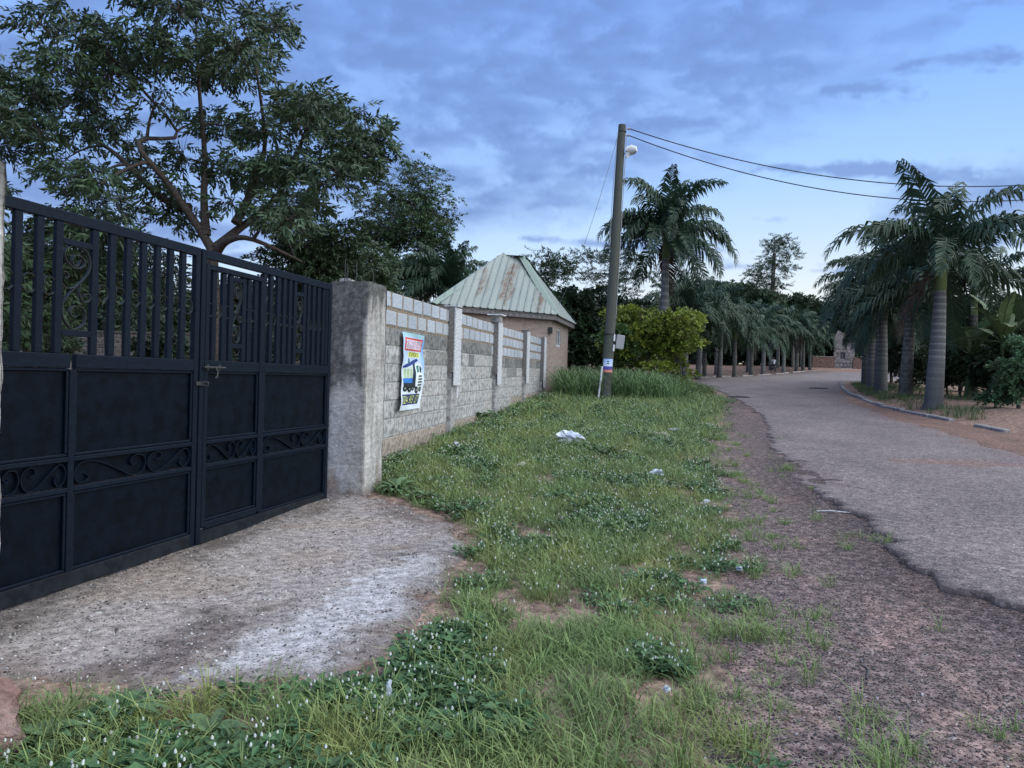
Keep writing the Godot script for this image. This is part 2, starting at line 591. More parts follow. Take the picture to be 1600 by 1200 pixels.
	mat("scrap_paper", Color(0.5, 0.46, 0.42), 0.8, 0.4)
	skin(mat("rock", Color(0.36, 0.255, 0.23), 0.92, 0.35), m1, m2, 2.6, 2.2)
	skin(mat("kerb", Color(0.34, 0.32, 0.31), 0.92, 0.35), m1, m2, 1.0, 1.0)
	skin(mat("bark", Color(0.10, 0.085, 0.075), 0.95, 0.3), m1, m2, 1.5, 2.0)
	skin(mat("bark_pale", Color(0.20, 0.185, 0.165), 0.95, 0.3), m1, m2, 1.5, 1.5)
	skin(mat("palm_trunk", Color.WHITE, 0.9, 0.35), m3, m2, 1.4, 1.0)
	skin(mat("palm_trunk_dark", Color(0.72, 0.72, 0.70), 0.9, 0.35), m1, m2, 1.1, 1.4)
	skin(mat("palm_trunk_warm", Color(1.0, 0.95, 0.88), 0.9, 0.35), m1, m2, 0.8, 1.4)
	skin(mat("far_stone", Color(0.36, 0.33, 0.31), 0.93, 0.3), m1, m2, 0.5, 2.0)
	skin(mat("far_stone_dark", Color(0.27, 0.245, 0.235), 0.93, 0.3), m1, m2, 0.5, 2.0)
	skin(mat("red_wall", Color(0.17, 0.11, 0.095), 0.93, 0.3), m1, m2, 0.5, 2.0)
	for q in [["leaf_big", Color(0.056, 0.096, 0.05), 0.45], ["leaf_dark", Color(0.032, 0.056, 0.031), 0.45], ["leaf_light", Color(0.06, 0.10, 0.045), 0.5], ["leaf_lime", Color(0.18, 0.225, 0.035), 0.5], ["palm_leaf", Color(0.034, 0.070, 0.040), 0.5], ["banana_leaf", Color(0.07, 0.115, 0.045), 0.45], ["grass_blade", Color(0.16, 0.24, 0.085), 0.6], ["weed_leaf", Color(0.11, 0.19, 0.09), 0.55], ["tall_grass", Color(0.115, 0.195, 0.075), 0.55]]:
		var m := mat(q[0], q[1], q[2], 0.42)
		m.backlight_enabled = true
		m.backlight = Color(0.5, 0.5, 0.5)
	mat("palm_dead", Color(0.07, 0.055, 0.045), 0.8, 0.3)
	mat("petal", Color(0.72, 0.75, 0.72), 0.7, 0.3)
	mat("pebble", Color.WHITE, 0.9, 0.35)
	mat("skin", Color(0.06, 0.035, 0.025), 0.6, 0.4)
	mat("bike", Color.WHITE, 0.5, 0.5)


# ------------------------------------------------------------------ ground, road, driveway
func ground() -> void:
	var xs := PackedFloat32Array()
	var ds := PackedFloat32Array()
	var step := 0.2
	var x := -4.0
	var left := []
	while x > -420.0:
		step *= 1.11
		x -= step
		left.append(x)
	left.reverse()
	for q in left: xs.append(q)
	for q in steps(-4.0, 9.0, 0.2): xs.append(q)
	step = 0.2
	x = 9.0
	while x < 420.0:
		step = minf(step * 1.09, 40.0)
		x += step
		xs.append(x)
	ds.append_array([-90.0, -50.0, -25.0, -12.0, -6.0, -3.0, -1.0, 0.5])
	for q in steps(1.5, 16.0, 0.2): ds.append(q)
	step = 0.2
	x = 16.0
	while x < 850.0:
		step = minf(step * 1.045, 40.0)
		x += step
		ds.append(x)
	var g := part("ground", grid_mesh(xs, ds, func(a: float, d: float) -> Array:
		var y := H(a, d) + N1.get_noise_2d(a * 3.0, d * 3.0) * 0.02
		if a > 11.0 and d > 14.0 and d < 60.0:
			y += (N1.get_noise_2d(a * 1.1 + 50.0, d * 1.1) * 0.10 + 0.02) * smoothstep(0.4, 2.0, a - tab(KERB_X, d))
		var f := N2.get_noise_2d(a * 1.3, d * 1.3)
		var t := Color(0.92, 0.86, 0.82).lerp(Color(0.62, 0.60, 0.60), clampf(0.5 + f, 0.0, 1.0))
		if a > 11.0:
			t = t.lerp(Color(1.0, 0.86, 0.78), 0.6)
		if d > 60.0 or a < -6.0:
			t = t.lerp(Color(0.5, 0.42, 0.38), 0.6)
		return [Vector3(a, y, -d), t]), M.soil)
	tag(g, "brown stony soil of the verge and the land around", "", "", "structure")
	# dark gravel shoulder between the grass and the broken edge of the asphalt
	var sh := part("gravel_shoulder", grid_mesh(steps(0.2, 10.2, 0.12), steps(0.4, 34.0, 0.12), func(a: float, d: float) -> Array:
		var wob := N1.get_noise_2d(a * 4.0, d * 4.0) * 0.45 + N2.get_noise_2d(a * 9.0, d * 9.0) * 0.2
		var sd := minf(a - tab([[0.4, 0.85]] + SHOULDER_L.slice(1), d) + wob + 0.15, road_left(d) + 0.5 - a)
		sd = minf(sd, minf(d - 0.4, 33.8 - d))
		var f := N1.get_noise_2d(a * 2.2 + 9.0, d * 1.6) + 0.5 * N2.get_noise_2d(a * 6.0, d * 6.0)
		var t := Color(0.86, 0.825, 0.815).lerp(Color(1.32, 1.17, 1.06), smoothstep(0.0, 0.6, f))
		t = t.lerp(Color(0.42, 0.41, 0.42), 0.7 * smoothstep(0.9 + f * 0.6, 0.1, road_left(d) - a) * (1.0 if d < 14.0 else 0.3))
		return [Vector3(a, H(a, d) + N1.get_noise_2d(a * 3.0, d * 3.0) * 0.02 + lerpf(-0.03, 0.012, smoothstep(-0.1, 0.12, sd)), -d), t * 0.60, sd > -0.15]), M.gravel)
	tag(sh, "dark purplish gravel shoulder along the broken road edge", "", "", "structure")
	# worn concrete apron in front of the gate
	var dv := part("driveway", grid_mesh(steps(-6.6, -0.1, 0.07), steps(3.3, 10.3, 0.07), func(a: float, d: float) -> Array:
		var sd := poly_dist(DRIVE, a, d) + N1.get_noise_2d(a * 5.0, d * 5.0) * 0.28 + N2.get_noise_2d(a * 14.0, d * 14.0) * 0.08
		var f := N1.get_noise_2d(a * 2.0 + 31.0, d * 1.4) + 0.4 * N2.get_noise_2d(a * 7.0, d * 7.0)
		var t := Color(1.0, 0.96, 0.95).lerp(Color(0.50, 0.46, 0.44), smoothstep(0.05, 0.6, f))
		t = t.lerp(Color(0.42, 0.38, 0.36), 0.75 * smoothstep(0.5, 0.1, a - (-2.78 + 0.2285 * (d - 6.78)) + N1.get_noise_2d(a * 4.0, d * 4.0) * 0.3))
		t = t.lerp(Color(0.92, 0.79, 0.69), 0.5 * smoothstep(0.1, 0.5, N2.get_noise_2d(a * 1.5 + 7.0, d * 1.5)))
		var e := absf(a + 1.28 - 0.235 * (d - 3.95)) - lerpf(0.36, 0.17, (d - 4.0) / 3.5) + N2.get_noise_2d(a * 8.0, d * 8.0) * 0.22 + N1.get_noise_2d(a * 3.0, d * 3.0) * 0.2
		t = t.lerp(Color(1.36, 1.44, 1.56), 0.85 * smoothstep(0.12, -0.10, e) * smoothstep(7.9, 7.0, d))
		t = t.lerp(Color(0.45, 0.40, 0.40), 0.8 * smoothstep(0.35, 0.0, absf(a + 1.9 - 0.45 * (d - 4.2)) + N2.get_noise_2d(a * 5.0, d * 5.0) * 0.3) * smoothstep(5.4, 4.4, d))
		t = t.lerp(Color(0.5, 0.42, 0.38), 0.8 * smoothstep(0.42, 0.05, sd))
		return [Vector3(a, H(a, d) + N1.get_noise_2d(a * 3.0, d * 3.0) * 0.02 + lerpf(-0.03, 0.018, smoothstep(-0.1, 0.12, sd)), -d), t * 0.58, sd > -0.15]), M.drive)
	tag(dv, "pale worn concrete driveway apron in front of the gate", "", "", "structure")
	# asphalt: a strip with a broken left edge that stands proud of the gravel
	var v := PackedVector3Array()
	var c := PackedColorArray()
	var across := 22
	var rows := 0
	for i in ROAD.size() - 1:
		var a: Array = ROAD[i]
		var b: Array = ROAD[i + 1]
		var seg := maxi(1, int(Vector2(b[0] - a[0], b[1] - a[1]).length() / (0.09 if a[1] < 16.0 and a[1] > 1.0 else 0.25 if a[1] < 40.0 else 1.0)))
		for k in seg:
			var t := float(k) / seg
			var lx: float = lerpf(a[0], b[0], t)
			var ld: float = lerpf(a[1], b[1], t)
			var rx: float = lerpf(a[2], b[2], t)
			var rd: float = lerpf(a[3], b[3], t)
			lx += N1.get_noise_2d(ld * 7.0, 3.0) * 0.20 + N1.get_noise_2d(ld * 22.0, 8.0) * 0.10 + N1.get_noise_2d(ld * 60.0, 18.0) * 0.025 + 0.05
			rx += N1.get_noise_2d(rd * 2.0, 70.0) * 0.5
			rows += 1
			for m in across + 1:
				var f := maxf(0.0, (m - 1.0) / (across - 1.0))
				f = f * f * 0.6 + f * 0.4
				var qx := lerpf(lx, rx, f)
				var qd := lerpf(ld, rd, f)
				var thick := (0.058 if qd < 11.0 else 0.036) + 0.05 * f * (1.0 - f)
				thick -= 0.035 * smoothstep(0.9, 1.0, f)
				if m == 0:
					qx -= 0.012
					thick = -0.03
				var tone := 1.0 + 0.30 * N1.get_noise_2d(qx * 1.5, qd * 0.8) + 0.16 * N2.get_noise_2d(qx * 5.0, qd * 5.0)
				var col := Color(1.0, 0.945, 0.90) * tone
				col = col.lerp(Color(0.24, 0.235, 0.235), 0.9 if m == 0 else 0.0)  # skirt below the raised edge: its shadow line painted in as dark colour
				var pot := Vector2((qx - 8.3) / 1.3, (qd - 14.0) / 0.55).length() + N2.get_noise_2d(qx * 4.0, qd * 4.0) * 0.6
				var k2 := smoothstep(1.05, 0.75, pot)
				thick -= 0.02 * k2
				col = col.lerp(Color(1.15, 0.80, 0.68), 0.8 * k2)
				var pot2 := Vector2((qx - 4.75) / 0.45, (qd - 12.3) / 1.5).length() + N2.get_noise_2d(qx * 4.0, qd * 4.0) * 0.6
				k2 = smoothstep(1.0, 0.85, pot2)
				thick -= 0.03 * k2
				col = col.lerp(Color(1.0, 0.84, 0.78), 0.6 * k2)
				col = col.lerp(Color(0.98, 0.72, 0.64), 0.7 * smoothstep(0.8, 1.0, f + N1.get_noise_2d(qx * 1.2, qd * 1.2) * 0.12) * (1.0 if qd < 36.0 else 0.2))
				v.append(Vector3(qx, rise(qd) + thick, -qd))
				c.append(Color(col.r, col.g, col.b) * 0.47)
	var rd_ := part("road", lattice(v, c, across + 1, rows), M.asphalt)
	tag(rd_, "worn grey asphalt road with a broken edge, bending right", "", "", "structure")
	# old tar breaks: narrow dark openings near the left edge
	for q in [[[5.2, 15.5], [5.45, 15.35], [5.8, 15.25], [6.2, 15.0]], [[4.75, 13.9], [5.0, 13.55], [5.35, 13.3], [5.5, 12.95], [5.95, 12.8]], [[4.5, 11.2], [4.7, 11.05], [4.75, 10.8], [5.0, 10.6]], [[7.6, 22.0], [8.3, 21.6], [9.0, 21.5]]]:
		var cb := MB.new()
		var cp := []
		for k in q: cp.append(Vector3(k[0], 0, -k[1]))
		cp = curve(cp, 8)
		var wide := []
		for k in cp.size(): wide.append(0.006 + 0.016 * absf(N2.get_noise_2d(k * 1.3 + q[0][0] * 9.0, 2.0)) * sin(PI * (k + 0.5) / cp.size()))
		for k in cp.size(): cp[k] += Vector3(N2.get_noise_2d(k * 2.0, q[0][1]) * 0.06, 0, N2.get_noise_2d(k * 2.0, q[0][1] + 9.0) * 0.06)
		for k in cp.size() - 1:
			var pa: Vector3 = cp[k]
			var pb: Vector3 = cp[k + 1]
			var ya := rise(-pa.z) + 0.076
			var yb := rise(-pb.z) + 0.076
			cb.quad_out(Vector3(pa.x, ya, pa.z - wide[k]), Vector3(pb.x, yb, pb.z - wide[k + 1]), Vector3(pb.x, yb - 0.004, pb.z + wide[k + 1]), Vector3(pa.x, ya - 0.004, pa.z + wide[k]), Vector3.UP)
		part("crack", cb.mesh(), M.latch_iron, rd_)
	# red laterite along the right edge of the asphalt
	var lt := part("laterite_strip", grid_mesh(steps(8.0, 18.0, 0.16), steps(2.0, 36.0, 0.2), func(a: float, d: float) -> Array:
		var rr := tab([[2.0, 8.1], [5.4, 8.6], [9.4, 9.5], [12.0, 9.9], [15.8, 10.5], [18.3, 11.15], [24.3, 12.25], [32.0, 14.3], [36.0, 15.6]], d)
		var wide := tab([[2.0, 2.6], [16.0, 2.6], [22.0, 2.0], [28.0, 1.1], [34.0, 0.3]], d)
		var sd := minf(a - rr + 0.35, rr + wide - a + N1.get_noise_2d(a * 1.5, d * 1.5) * 1.2)
		sd = minf(sd, minf(d - 2.2, 35.6 - d))
		var f := clampf(0.5 + N2.get_noise_2d(a * 2.0, d * 2.0), 0.0, 1.0)
		return [Vector3(a, H(a, d) + N1.get_noise_2d(a * 3.0, d * 3.0) * 0.02 + lerpf(-0.05, 0.025, smoothstep(-0.2, 0.25, sd)), -d), Color(1.05, 1.0, 1.0).lerp(Color(0.75, 0.8, 0.85), f), sd > -0.3]), M.laterite)
	tag(lt, "reddish laterite earth along the right side of the road", "", "", "structure")
	# far red earth where the road leaves the picture
	var fe := part("red_earth", grid_mesh(steps(30.0, 75.0, 1.0), steps(92.0, 118.0, 1.0), func(a: float, d: float) -> Array:
		var sd := minf(minf(d - 94.0, 116.0 - d), minf(a - 32.0, 74.0 - a)) + N1.get_noise_2d(a, d) * 3.0
		return [Vector3(a, H(a, d) + lerpf(-0.1, 0.08, smoothstep(-1.0, 1.0, sd)), -d), Color(1.15, 1.0, 1.0), sd > -1.5]), M.laterite)
	tag(fe, "bare red earth in front of the far stone house", "", "", "structure")
	kerbs()


func kerbs() -> void:
	for q in [["kerb", [[13.2, 20.5], [13.9, 25.5], [14.07, 27.7], [14.44, 29.9], [16.25, 35.5], [18.2, 41.5], [21.3, 49.5], [24.4, 57.0], [25.6, 60.0], [29.8, 66.0], [37.0, 74.0]], "broken concrete kerb along the foot of the right palms"],
			["kerb", [[10.2, 40.5], [11.4, 48.0], [12.3, 54.6], [15.3, 63.4], [20.4, 71.9], [27.9, 83.1], [36.3, 94.6], [54.0, 113.6]], "pale concrete kerb at the far left bend of the road"]]:
		var root := thing(q[0], "", "", Vector3.ZERO)
		tag(root, q[2], "", "", "structure")
		var pts: Array = q[1]
		var num := 0
		for i in pts.size() - 1:
			var a := Vector2(pts[i][0], pts[i][1])
			var b := Vector2(pts[i + 1][0], pts[i + 1][1])
			var n := maxi(1, int((b - a).length() / 1.5))
			for k in n:
				var p := a.lerp(b, (k + 0.5) / n)
				var dir := (b - a).normalized()
				if R.randf() < 0.12:
					continue
				var bs := Basis(Vector3(dir.x, (rise(b.y) - rise(a.y)) / (b - a).length(), -dir.y).normalized(), Vector3.UP, Vector3(dir.y, 0, dir.x)).orthonormalized()
				bs = bs * Basis(Vector3.UP, R.randf_range(-0.03, 0.03)) * Basis(Vector3.BACK, R.randf_range(-0.015, 0.015))
				bar(root, "kerb_stone", M.kerb, Vector3(p.x, rise(p.y) + R.randf_range(-0.06, 0.02), -p.y), Vector3(snappedf((b - a).length() / n - 0.03, 0.02), 0.26, 0.2), 0.025, bs)
				num += 1


# ------------------------------------------------------------------ gate
func gate_basis() -> Basis:
	var t := Vector3(0.2228, 0, -0.9749).normalized()
	return Basis(t, Vector3.UP, t.cross(Vector3.UP))


func ring_mesh() -> ArrayMesh:
	var pts := []
	for i in 19:
		var a := deg_to_rad(-150.0 + i * 19.0)
		var r := 0.066 if i < 15 else 0.066 - 0.008 * (i - 14)
		pts.append(Vector3(cos(a) * r, sin(a) * r, 0))
	var b := MB.new()
	b.flat_bar(pts, Vector3.BACK, 0.02, 0.005)
	return b.mesh()


func plane_path(raw: Array, w: float, h: float) -> Array:
	var o := []
	for q in raw:
		o.append(Vector3(q[0] * w, q[1] * h, 0))
	return curve(o, 6)


func upright_scroll() -> Array:
	# in a panel 1 x 1, y up: the S with a spiral at each end, and two small curls
	var big := plane_path([[0.62, 0.83], [0.55, 0.77], [0.40, 0.75], [0.33, 0.81], [0.42, 0.87], [0.66, 0.87], [0.78, 0.80], [0.62, 0.735], [0.36, 0.73], [0.10, 0.82], [0.12, 0.92], [0.40, 0.985], [0.76, 0.96], [0.95, 0.86], [0.94, 0.72], [0.72, 0.60], [0.46, 0.50], [0.22, 0.40], [0.04, 0.28], [0.06, 0.14], [0.36, 0.015], [0.74, 0.06], [0.84, 0.18], [0.72, 0.27], [0.46, 0.28], [0.30, 0.22], [0.36, 0.16], [0.52, 0.165]], 0.25, 0.61)
	var tail := plane_path([[0.66, 0.57], [0.42, 0.50], [0.20, 0.48], [0.02, 0.51]], 0.25, 0.61)
	var c1 := plane_path([[0.62, 0.55], [0.60, 0.44], [0.70, 0.36], [0.88, 0.345], [1.0, 0.39], [0.96, 0.44], [0.82, 0.435], [0.80, 0.40]], 0.25, 0.61)
	var c2 := plane_path([[0.02, 0.66], [0.16, 0.66], [0.22, 0.62], [0.14, 0.585], [0.06, 0.60]], 0.25, 0.61)
	return [big, tail, c1, c2]


func leaf_of_gate(root: Node3D, s0: float, s1: float, with_wicket: bool) -> void:
	var g: Material = M.gate_paint
	var w := s1 - s0
	# outer frame
	for s in [s0 + 0.03, s1 - 0.03]:
		bar(root, "stile", g, Vector3(s, 1.32, 0), Vector3(0.06, 2.62, 0.05), 0.004)
	bar(root, "top_rail", g, Vector3((s0 + s1) / 2, 2.592, 0), Vector3(w - 0.12, 0.076, 0.05), 0.004)
	bar(root, "bottom_rail", M.gate_dust, Vector3((s0 + s1) / 2, 0.065, 0), Vector3(w - 0.12, 0.11, 0.05), 0.004)


func panel_field(root: Node3D, s0: float, s1: float, bottom := 0.12) -> void:
	var g: Material = M.gate_paint
	var w := s1 - s0
	var cx := (s0 + s1) / 2
	for q in [[bottom, 0.68], [0.715, 0.895], [0.93, 1.55]]:
		bar(root, "sheet_panel", M.gate_sheet, Vector3(cx, (q[0] + q[1]) / 2, -0.012), Vector3(w, q[1] - q[0], 0.004), 0.0)
	for y in [0.697, 0.912]:
		bar(root, "band_rail", g, Vector3(cx, y, 0.002), Vector3(w, 0.033, 0.042), 0.004)
	bar(root, "lock_rail", g, Vector3(cx, 1.60, 0.0), Vector3(w, 0.098, 0.048), 0.005)
	for q in [[bottom, 0.68], [0.93, 1.55]]:
		var b := MB.new()
		var y0: float = q[0] + 0.002
		var y1: float = q[1] - 0.002
		b.box(Vector3(cx, y0 + 0.010, 0.004), Basis.IDENTITY, Vector3(w - 0.004, 0.020, 0.020), 0.004)
		b.box(Vector3(cx, y1 - 0.010, 0.004), Basis.IDENTITY, Vector3(w - 0.004, 0.020, 0.020), 0.004)
		for s in [s0 + 0.012, s1 - 0.012]:
			b.box(Vector3(s, (y0 + y1) / 2, 0.005), Basis.IDENTITY, Vector3(0.020, y1 - y0 - 0.044, 0.020), 0.004)
		part("panel_moulding", b.mesh(), g, root)
	var lf := [[0.13, 0.40], [0.09, 0.48], [0.045, 0.36], [0.07, 0.12], [0.14, 0.08], [0.17, 0.28], [0.16, 0.45]]
	var a1 := plane_path([[0.09, 0.42], [0.115, 0.30], [0.075, 0.12], [0.025, 0.20], [0.012, 0.55], [0.05, 0.88], [0.13, 0.93], [0.24, 0.72], [0.36, 0.34], [0.45, 0.08], [0.53, 0.16], [0.565, 0.50], [0.545, 0.85], [0.48, 0.93], [0.435, 0.72], [0.455, 0.52], [0.49, 0.60]], w, 0.18)
	var a2 := plane_path([[0.66, 0.60], [0.70, 0.66], [0.705, 0.86], [0.655, 0.94], [0.60, 0.78], [0.585, 0.42], [0.63, 0.10], [0.70, 0.10], [0.80, 0.45], [0.88, 0.80], [0.945, 0.92], [0.985, 0.65], [0.975, 0.28], [0.925, 0.08], [0.885, 0.26], [0.90, 0.46], [0.925, 0.40]], w, 0.18)
	for a in [a1, a2]:
		var b := MB.new()
		b.flat_bar(a, Vector3.BACK, 0.022, 0.007)
		part("band_scroll", b.mesh(), g, root, Transform3D(Basis.IDENTITY, Vector3(s0, 0.715, 0.003)))


func upper_bars(root: Node3D, list: Array, top: float, scroll: Array) -> void:
	var g: Material = M.gate_paint
	var y0 := 1.65
	for s in list:
		bar(root, "bar", g, Vector3(s, (y0 + top) / 2, 0.0), Vector3(0.060, top - y0, 0.036), 0.004)
	for y in [1.795, 2.425]:
		bar(root, "scroll_rail", g, Vector3((scroll[0] + scroll[1]) / 2, y, 0.001), Vector3(scroll[1] - scroll[0] - 0.062, 0.042, 0.032), 0.003)
	var sc = (scroll[1] - scroll[0] - 0.066) / 0.25
	for path in upright_scroll():
		var b := MB.new()
		var pp := []
		for q in path: pp.append(Vector3(q.x * sc, q.y * 0.985, 0))
		b.flat_bar(pp, Vector3.BACK, 0.024, 0.006)
		part("scroll", b.mesh(), M.scroll_iron, root, Transform3D(Basis.IDENTITY, Vector3(scroll[0] + 0.033, 1.818, 0.0)))


func gate() -> void:
	var bs := gate_basis()
	var at := Vector3(-2.78, 0.03, -6.78)
	var ring := ring_mesh()
	var g: Material = M.gate_paint
	# left leaf
	var a := thing("gate_leaf", "left leaf of the dark navy metal gate, beside the near pillar", "gate", at, bs, "leaves of the driveway gate")
	leaf_of_gate(a, -2.42, -0.012, false)
	bar(a, "mid_stile", g, Vector3(-1.42, 0.83, 0), Vector3(0.055, 1.42, 0.046), 0.004)
	panel_field(a, -2.36, -1.4475)
	panel_field(a, -1.3925, -0.072)
	upper_bars(a, [-2.22, -2.055, -1.885, -1.715, -1.555, -1.228, -1.055, -0.885, -0.715, -0.55, -0.39, -0.228], 2.554, [-1.555, -1.228])
	for s in [-2.305, -2.135, -1.965, -1.79, -1.63, -1.145, -0.97, -0.80, -0.635, -0.47, -0.31, -0.148]:
		part("ring", ring, M.scroll_iron, a, Transform3D(Basis(Vector3.BACK, R.randf_range(-0.2, 0.2)).scaled(Vector3.ONE * 0.93), Vector3(s, 2.105, 0)))
	# right leaf with its wicket door
	var b := thing("gate_leaf", "right leaf of the dark navy metal gate with a wicket door", "gate", at, bs, "leaves of the driveway gate")
	leaf_of_gate(b, 0.012, 2.54, true)
	bar(b, "mid_stile", g, Vector3(1.055, 1.335, 0), Vector3(0.055, 2.43, 0.046), 0.004)
	panel_field(b, 1.0825, 2.48)
	upper_bars(b, [1.19, 1.335, 1.455, 1.575, 1.685, 1.895, 1.99, 2.11, 2.235, 2.36, 2.44], 2.554, [1.685, 1.895])
	for s in [1.135, 1.262, 1.395, 1.515, 1.63, 1.943, 2.045, 2.162, 2.278]:
		part("ring", ring, M.scroll_iron, b, Transform3D(Basis(Vector3.BACK, R.randf_range(-0.2, 0.2)).scaled(Vector3(0.55, 0.85, 0.85)), Vector3(s, 2.105, 0)))
	var dn := MB.new()
	for s in [0.10, 1.0]:
		dn.box(Vector3(s, 1.33, 0.004), Basis.IDENTITY, Vector3(0.05, 2.36, 0.05), 0.004)
	dn.box(Vector3(0.55, 2.485, 0.004), Basis.IDENTITY, Vector3(0.85, 0.05, 0.05), 0.004)
	dn.box(Vector3(0.55, 0.165, 0.004), Basis.IDENTITY, Vector3(0.85, 0.06, 0.05), 0.004)
	var door := part("wicket_door", dn.mesh(), g, b)
	panel_field(door, 0.127, 0.973, 0.197)
	upper_bars(door, [0.215, 0.365, 0.475, 0.695, 0.785, 0.905], 2.458, [0.475, 0.695])
	for s in [0.158, 0.29, 0.42, 0.74, 0.845]:
		part("ring", ring, M.scroll_iron, door, Transform3D(Basis(Vector3.BACK, R.randf_range(-0.2, 0.2)).scaled(Vector3(0.7, 0.9, 0.9)), Vector3(s, 2.105, 0.003)))
	# bolt on the wicket and the staple below it
	var lb := MB.new()
	lb.tube([Vector3(0.04, 1.585, 0.045), Vector3(0.36, 1.585, 0.045)], [0.011, 0.011], 8)
	lb.box(Vector3(0.10, 1.585, 0.035), Basis.IDENTITY, Vector3(0.03, 0.05, 0.02), 0.003)
	lb.box(Vector3(0.28, 1.585, 0.035), Basis.IDENTITY, Vector3(0.03, 0.05, 0.02), 0.003)
	lb.tube([Vector3(0.20, 1.585, 0.05), Vector3(0.20, 1.55, 0.075), Vector3(0.19, 1.50, 0.075), Vector3(0.165, 1.49, 0.07)], [0.009, 0.009, 0.009, 0.009], 6)
	part("bolt", lb.mesh(), M.latch_iron, b)
	var ls := MB.new()
	ls.box(Vector3(0.0, 1.44, 0.034), Basis.IDENTITY, Vector3(0.11, 0.035, 0.012), 0.003)
	ls.tube([Vector3(0.03, 1.425, 0.04), Vector3(0.05, 1.42, 0.08), Vector3(0.05, 1.45, 0.085), Vector3(0.03, 1.455, 0.04)], [0.008, 0.008, 0.008, 0.008], 6)
	part("hasp", ls.mesh(), M.latch_iron, b)


# ------------------------------------------------------------------ pillars
func pillar_mesh(w: float, h: float, dp: float, seed_: float, mould_from: float, pale: bool) -> ArrayMesh:
	var b := MB.new()
	var paint := func(p: Vector3) -> Color:
		var f := N1.get_noise_3d(p.x * 4.0 + seed_, p.y * 3.0, p.z * 4.0) + 0.5 * N2.get_noise_3d(p.x * 14.0, p.y * 9.0, p.z * 14.0)
		var run := N2.get_noise_2d((p.x + p.z) * 16.0 + seed_, p.y * 1.2)
		var c := Color(1.05, 1.05, 1.07).lerp(Color(0.80, 0.80, 0.81), clampf(0.5 + f * 0.6, 0.0, 1.0))
		var k := smoothstep(mould_from - 0.12, mould_from + 0.16, p.y + f * 0.28 + run * 0.22)
		c = c.lerp(Color(0.19, 0.192, 0.182), k * clampf(0.86 + 0.35 * N2.get_noise_3d(p.x * 26.0, p.y * 26.0, p.z * 26.0), 0.6, 0.97))
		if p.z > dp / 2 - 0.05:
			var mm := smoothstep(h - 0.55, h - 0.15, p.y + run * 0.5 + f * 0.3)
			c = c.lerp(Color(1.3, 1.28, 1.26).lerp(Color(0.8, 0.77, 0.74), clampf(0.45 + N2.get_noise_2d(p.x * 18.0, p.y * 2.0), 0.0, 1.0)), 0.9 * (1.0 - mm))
		c = c.lerp(Color(0.50, 0.36, 0.27), 0.8 * smoothstep(0.62, 0.15, p.y + f * 0.5))
		var pat := smoothstep(0.35, 0.42, N1.get_noise_2d(p.x * 4.0 + p.z * 4.0 + 3.0 + seed_, p.y * 1.6))
		return 0.62 * c.lerp(Color(0.95, 0.97, 1.0), 0.5 * pat * smoothstep(1.3, 1.6, p.y) * smoothstep(0.10, 0.03, absf(p.z + 0.02 + run * 0.05)))
	var bump := func(p: Vector3, nn: Vector3) -> Vector3:
		return p + nn * (N1.get_noise_3d(p.x * 6.0 + seed_, p.y * 6.0, p.z * 6.0) * 0.02 + N2.get_noise_3d(p.x * 18.0, p.y * 18.0, p.z * 18.0) * 0.008)
	for face in [[Vector3.RIGHT, Vector3.FORWARD, w, dp], [Vector3.LEFT, Vector3.BACK, w, dp], [Vector3.BACK, Vector3.RIGHT, dp, w], [Vector3.FORWARD, Vector3.LEFT, dp, w]]:
		var nn: Vector3 = face[0]
		var uu: Vector3 = face[1]
		var nu := 14
		var nv := int(h / 0.035)
		var v := []
		for j in nv + 1:
			for i in nu + 1:
				var s := (float(i) / nu - 0.5)
				var rim := 0.012 if i == 0 or i == nu else 0.0
				var p: Vector3 = nn * (face[2] / 2 - rim) + uu * (s * (face[3] - 0.0)) + Vector3.UP * (h * j / nv - (0.0 if j < nv else 0.01))
				v.append(bump.call(p, nn if rim == 0.0 else (nn + uu * signf(s)).normalized()))
		for j in nv:
			for i in nu:
				var q := [v[j * (nu + 1) + i], v[j * (nu + 1) + i + 1], v[(j + 1) * (nu + 1) + i + 1], v[(j + 1) * (nu + 1) + i]]
				var cc := []
				for k in 4: cc.append(paint.call(q[k]))
				b.tri_c(q[0], q[1], q[2], cc[0], cc[1], cc[2], nn)
				b.tri_c(q[0], q[2], q[3], cc[0], cc[2], cc[3], nn)
	b.col = Color(0.26, 0.27, 0.27)
	b.quad_out(Vector3(-w / 2, h - 0.012, -dp / 2), Vector3(w / 2, h - 0.012, -dp / 2), Vector3(w / 2, h - 0.012, dp / 2), Vector3(-w / 2, h - 0.012, dp / 2), Vector3.UP)
	return b.mesh()


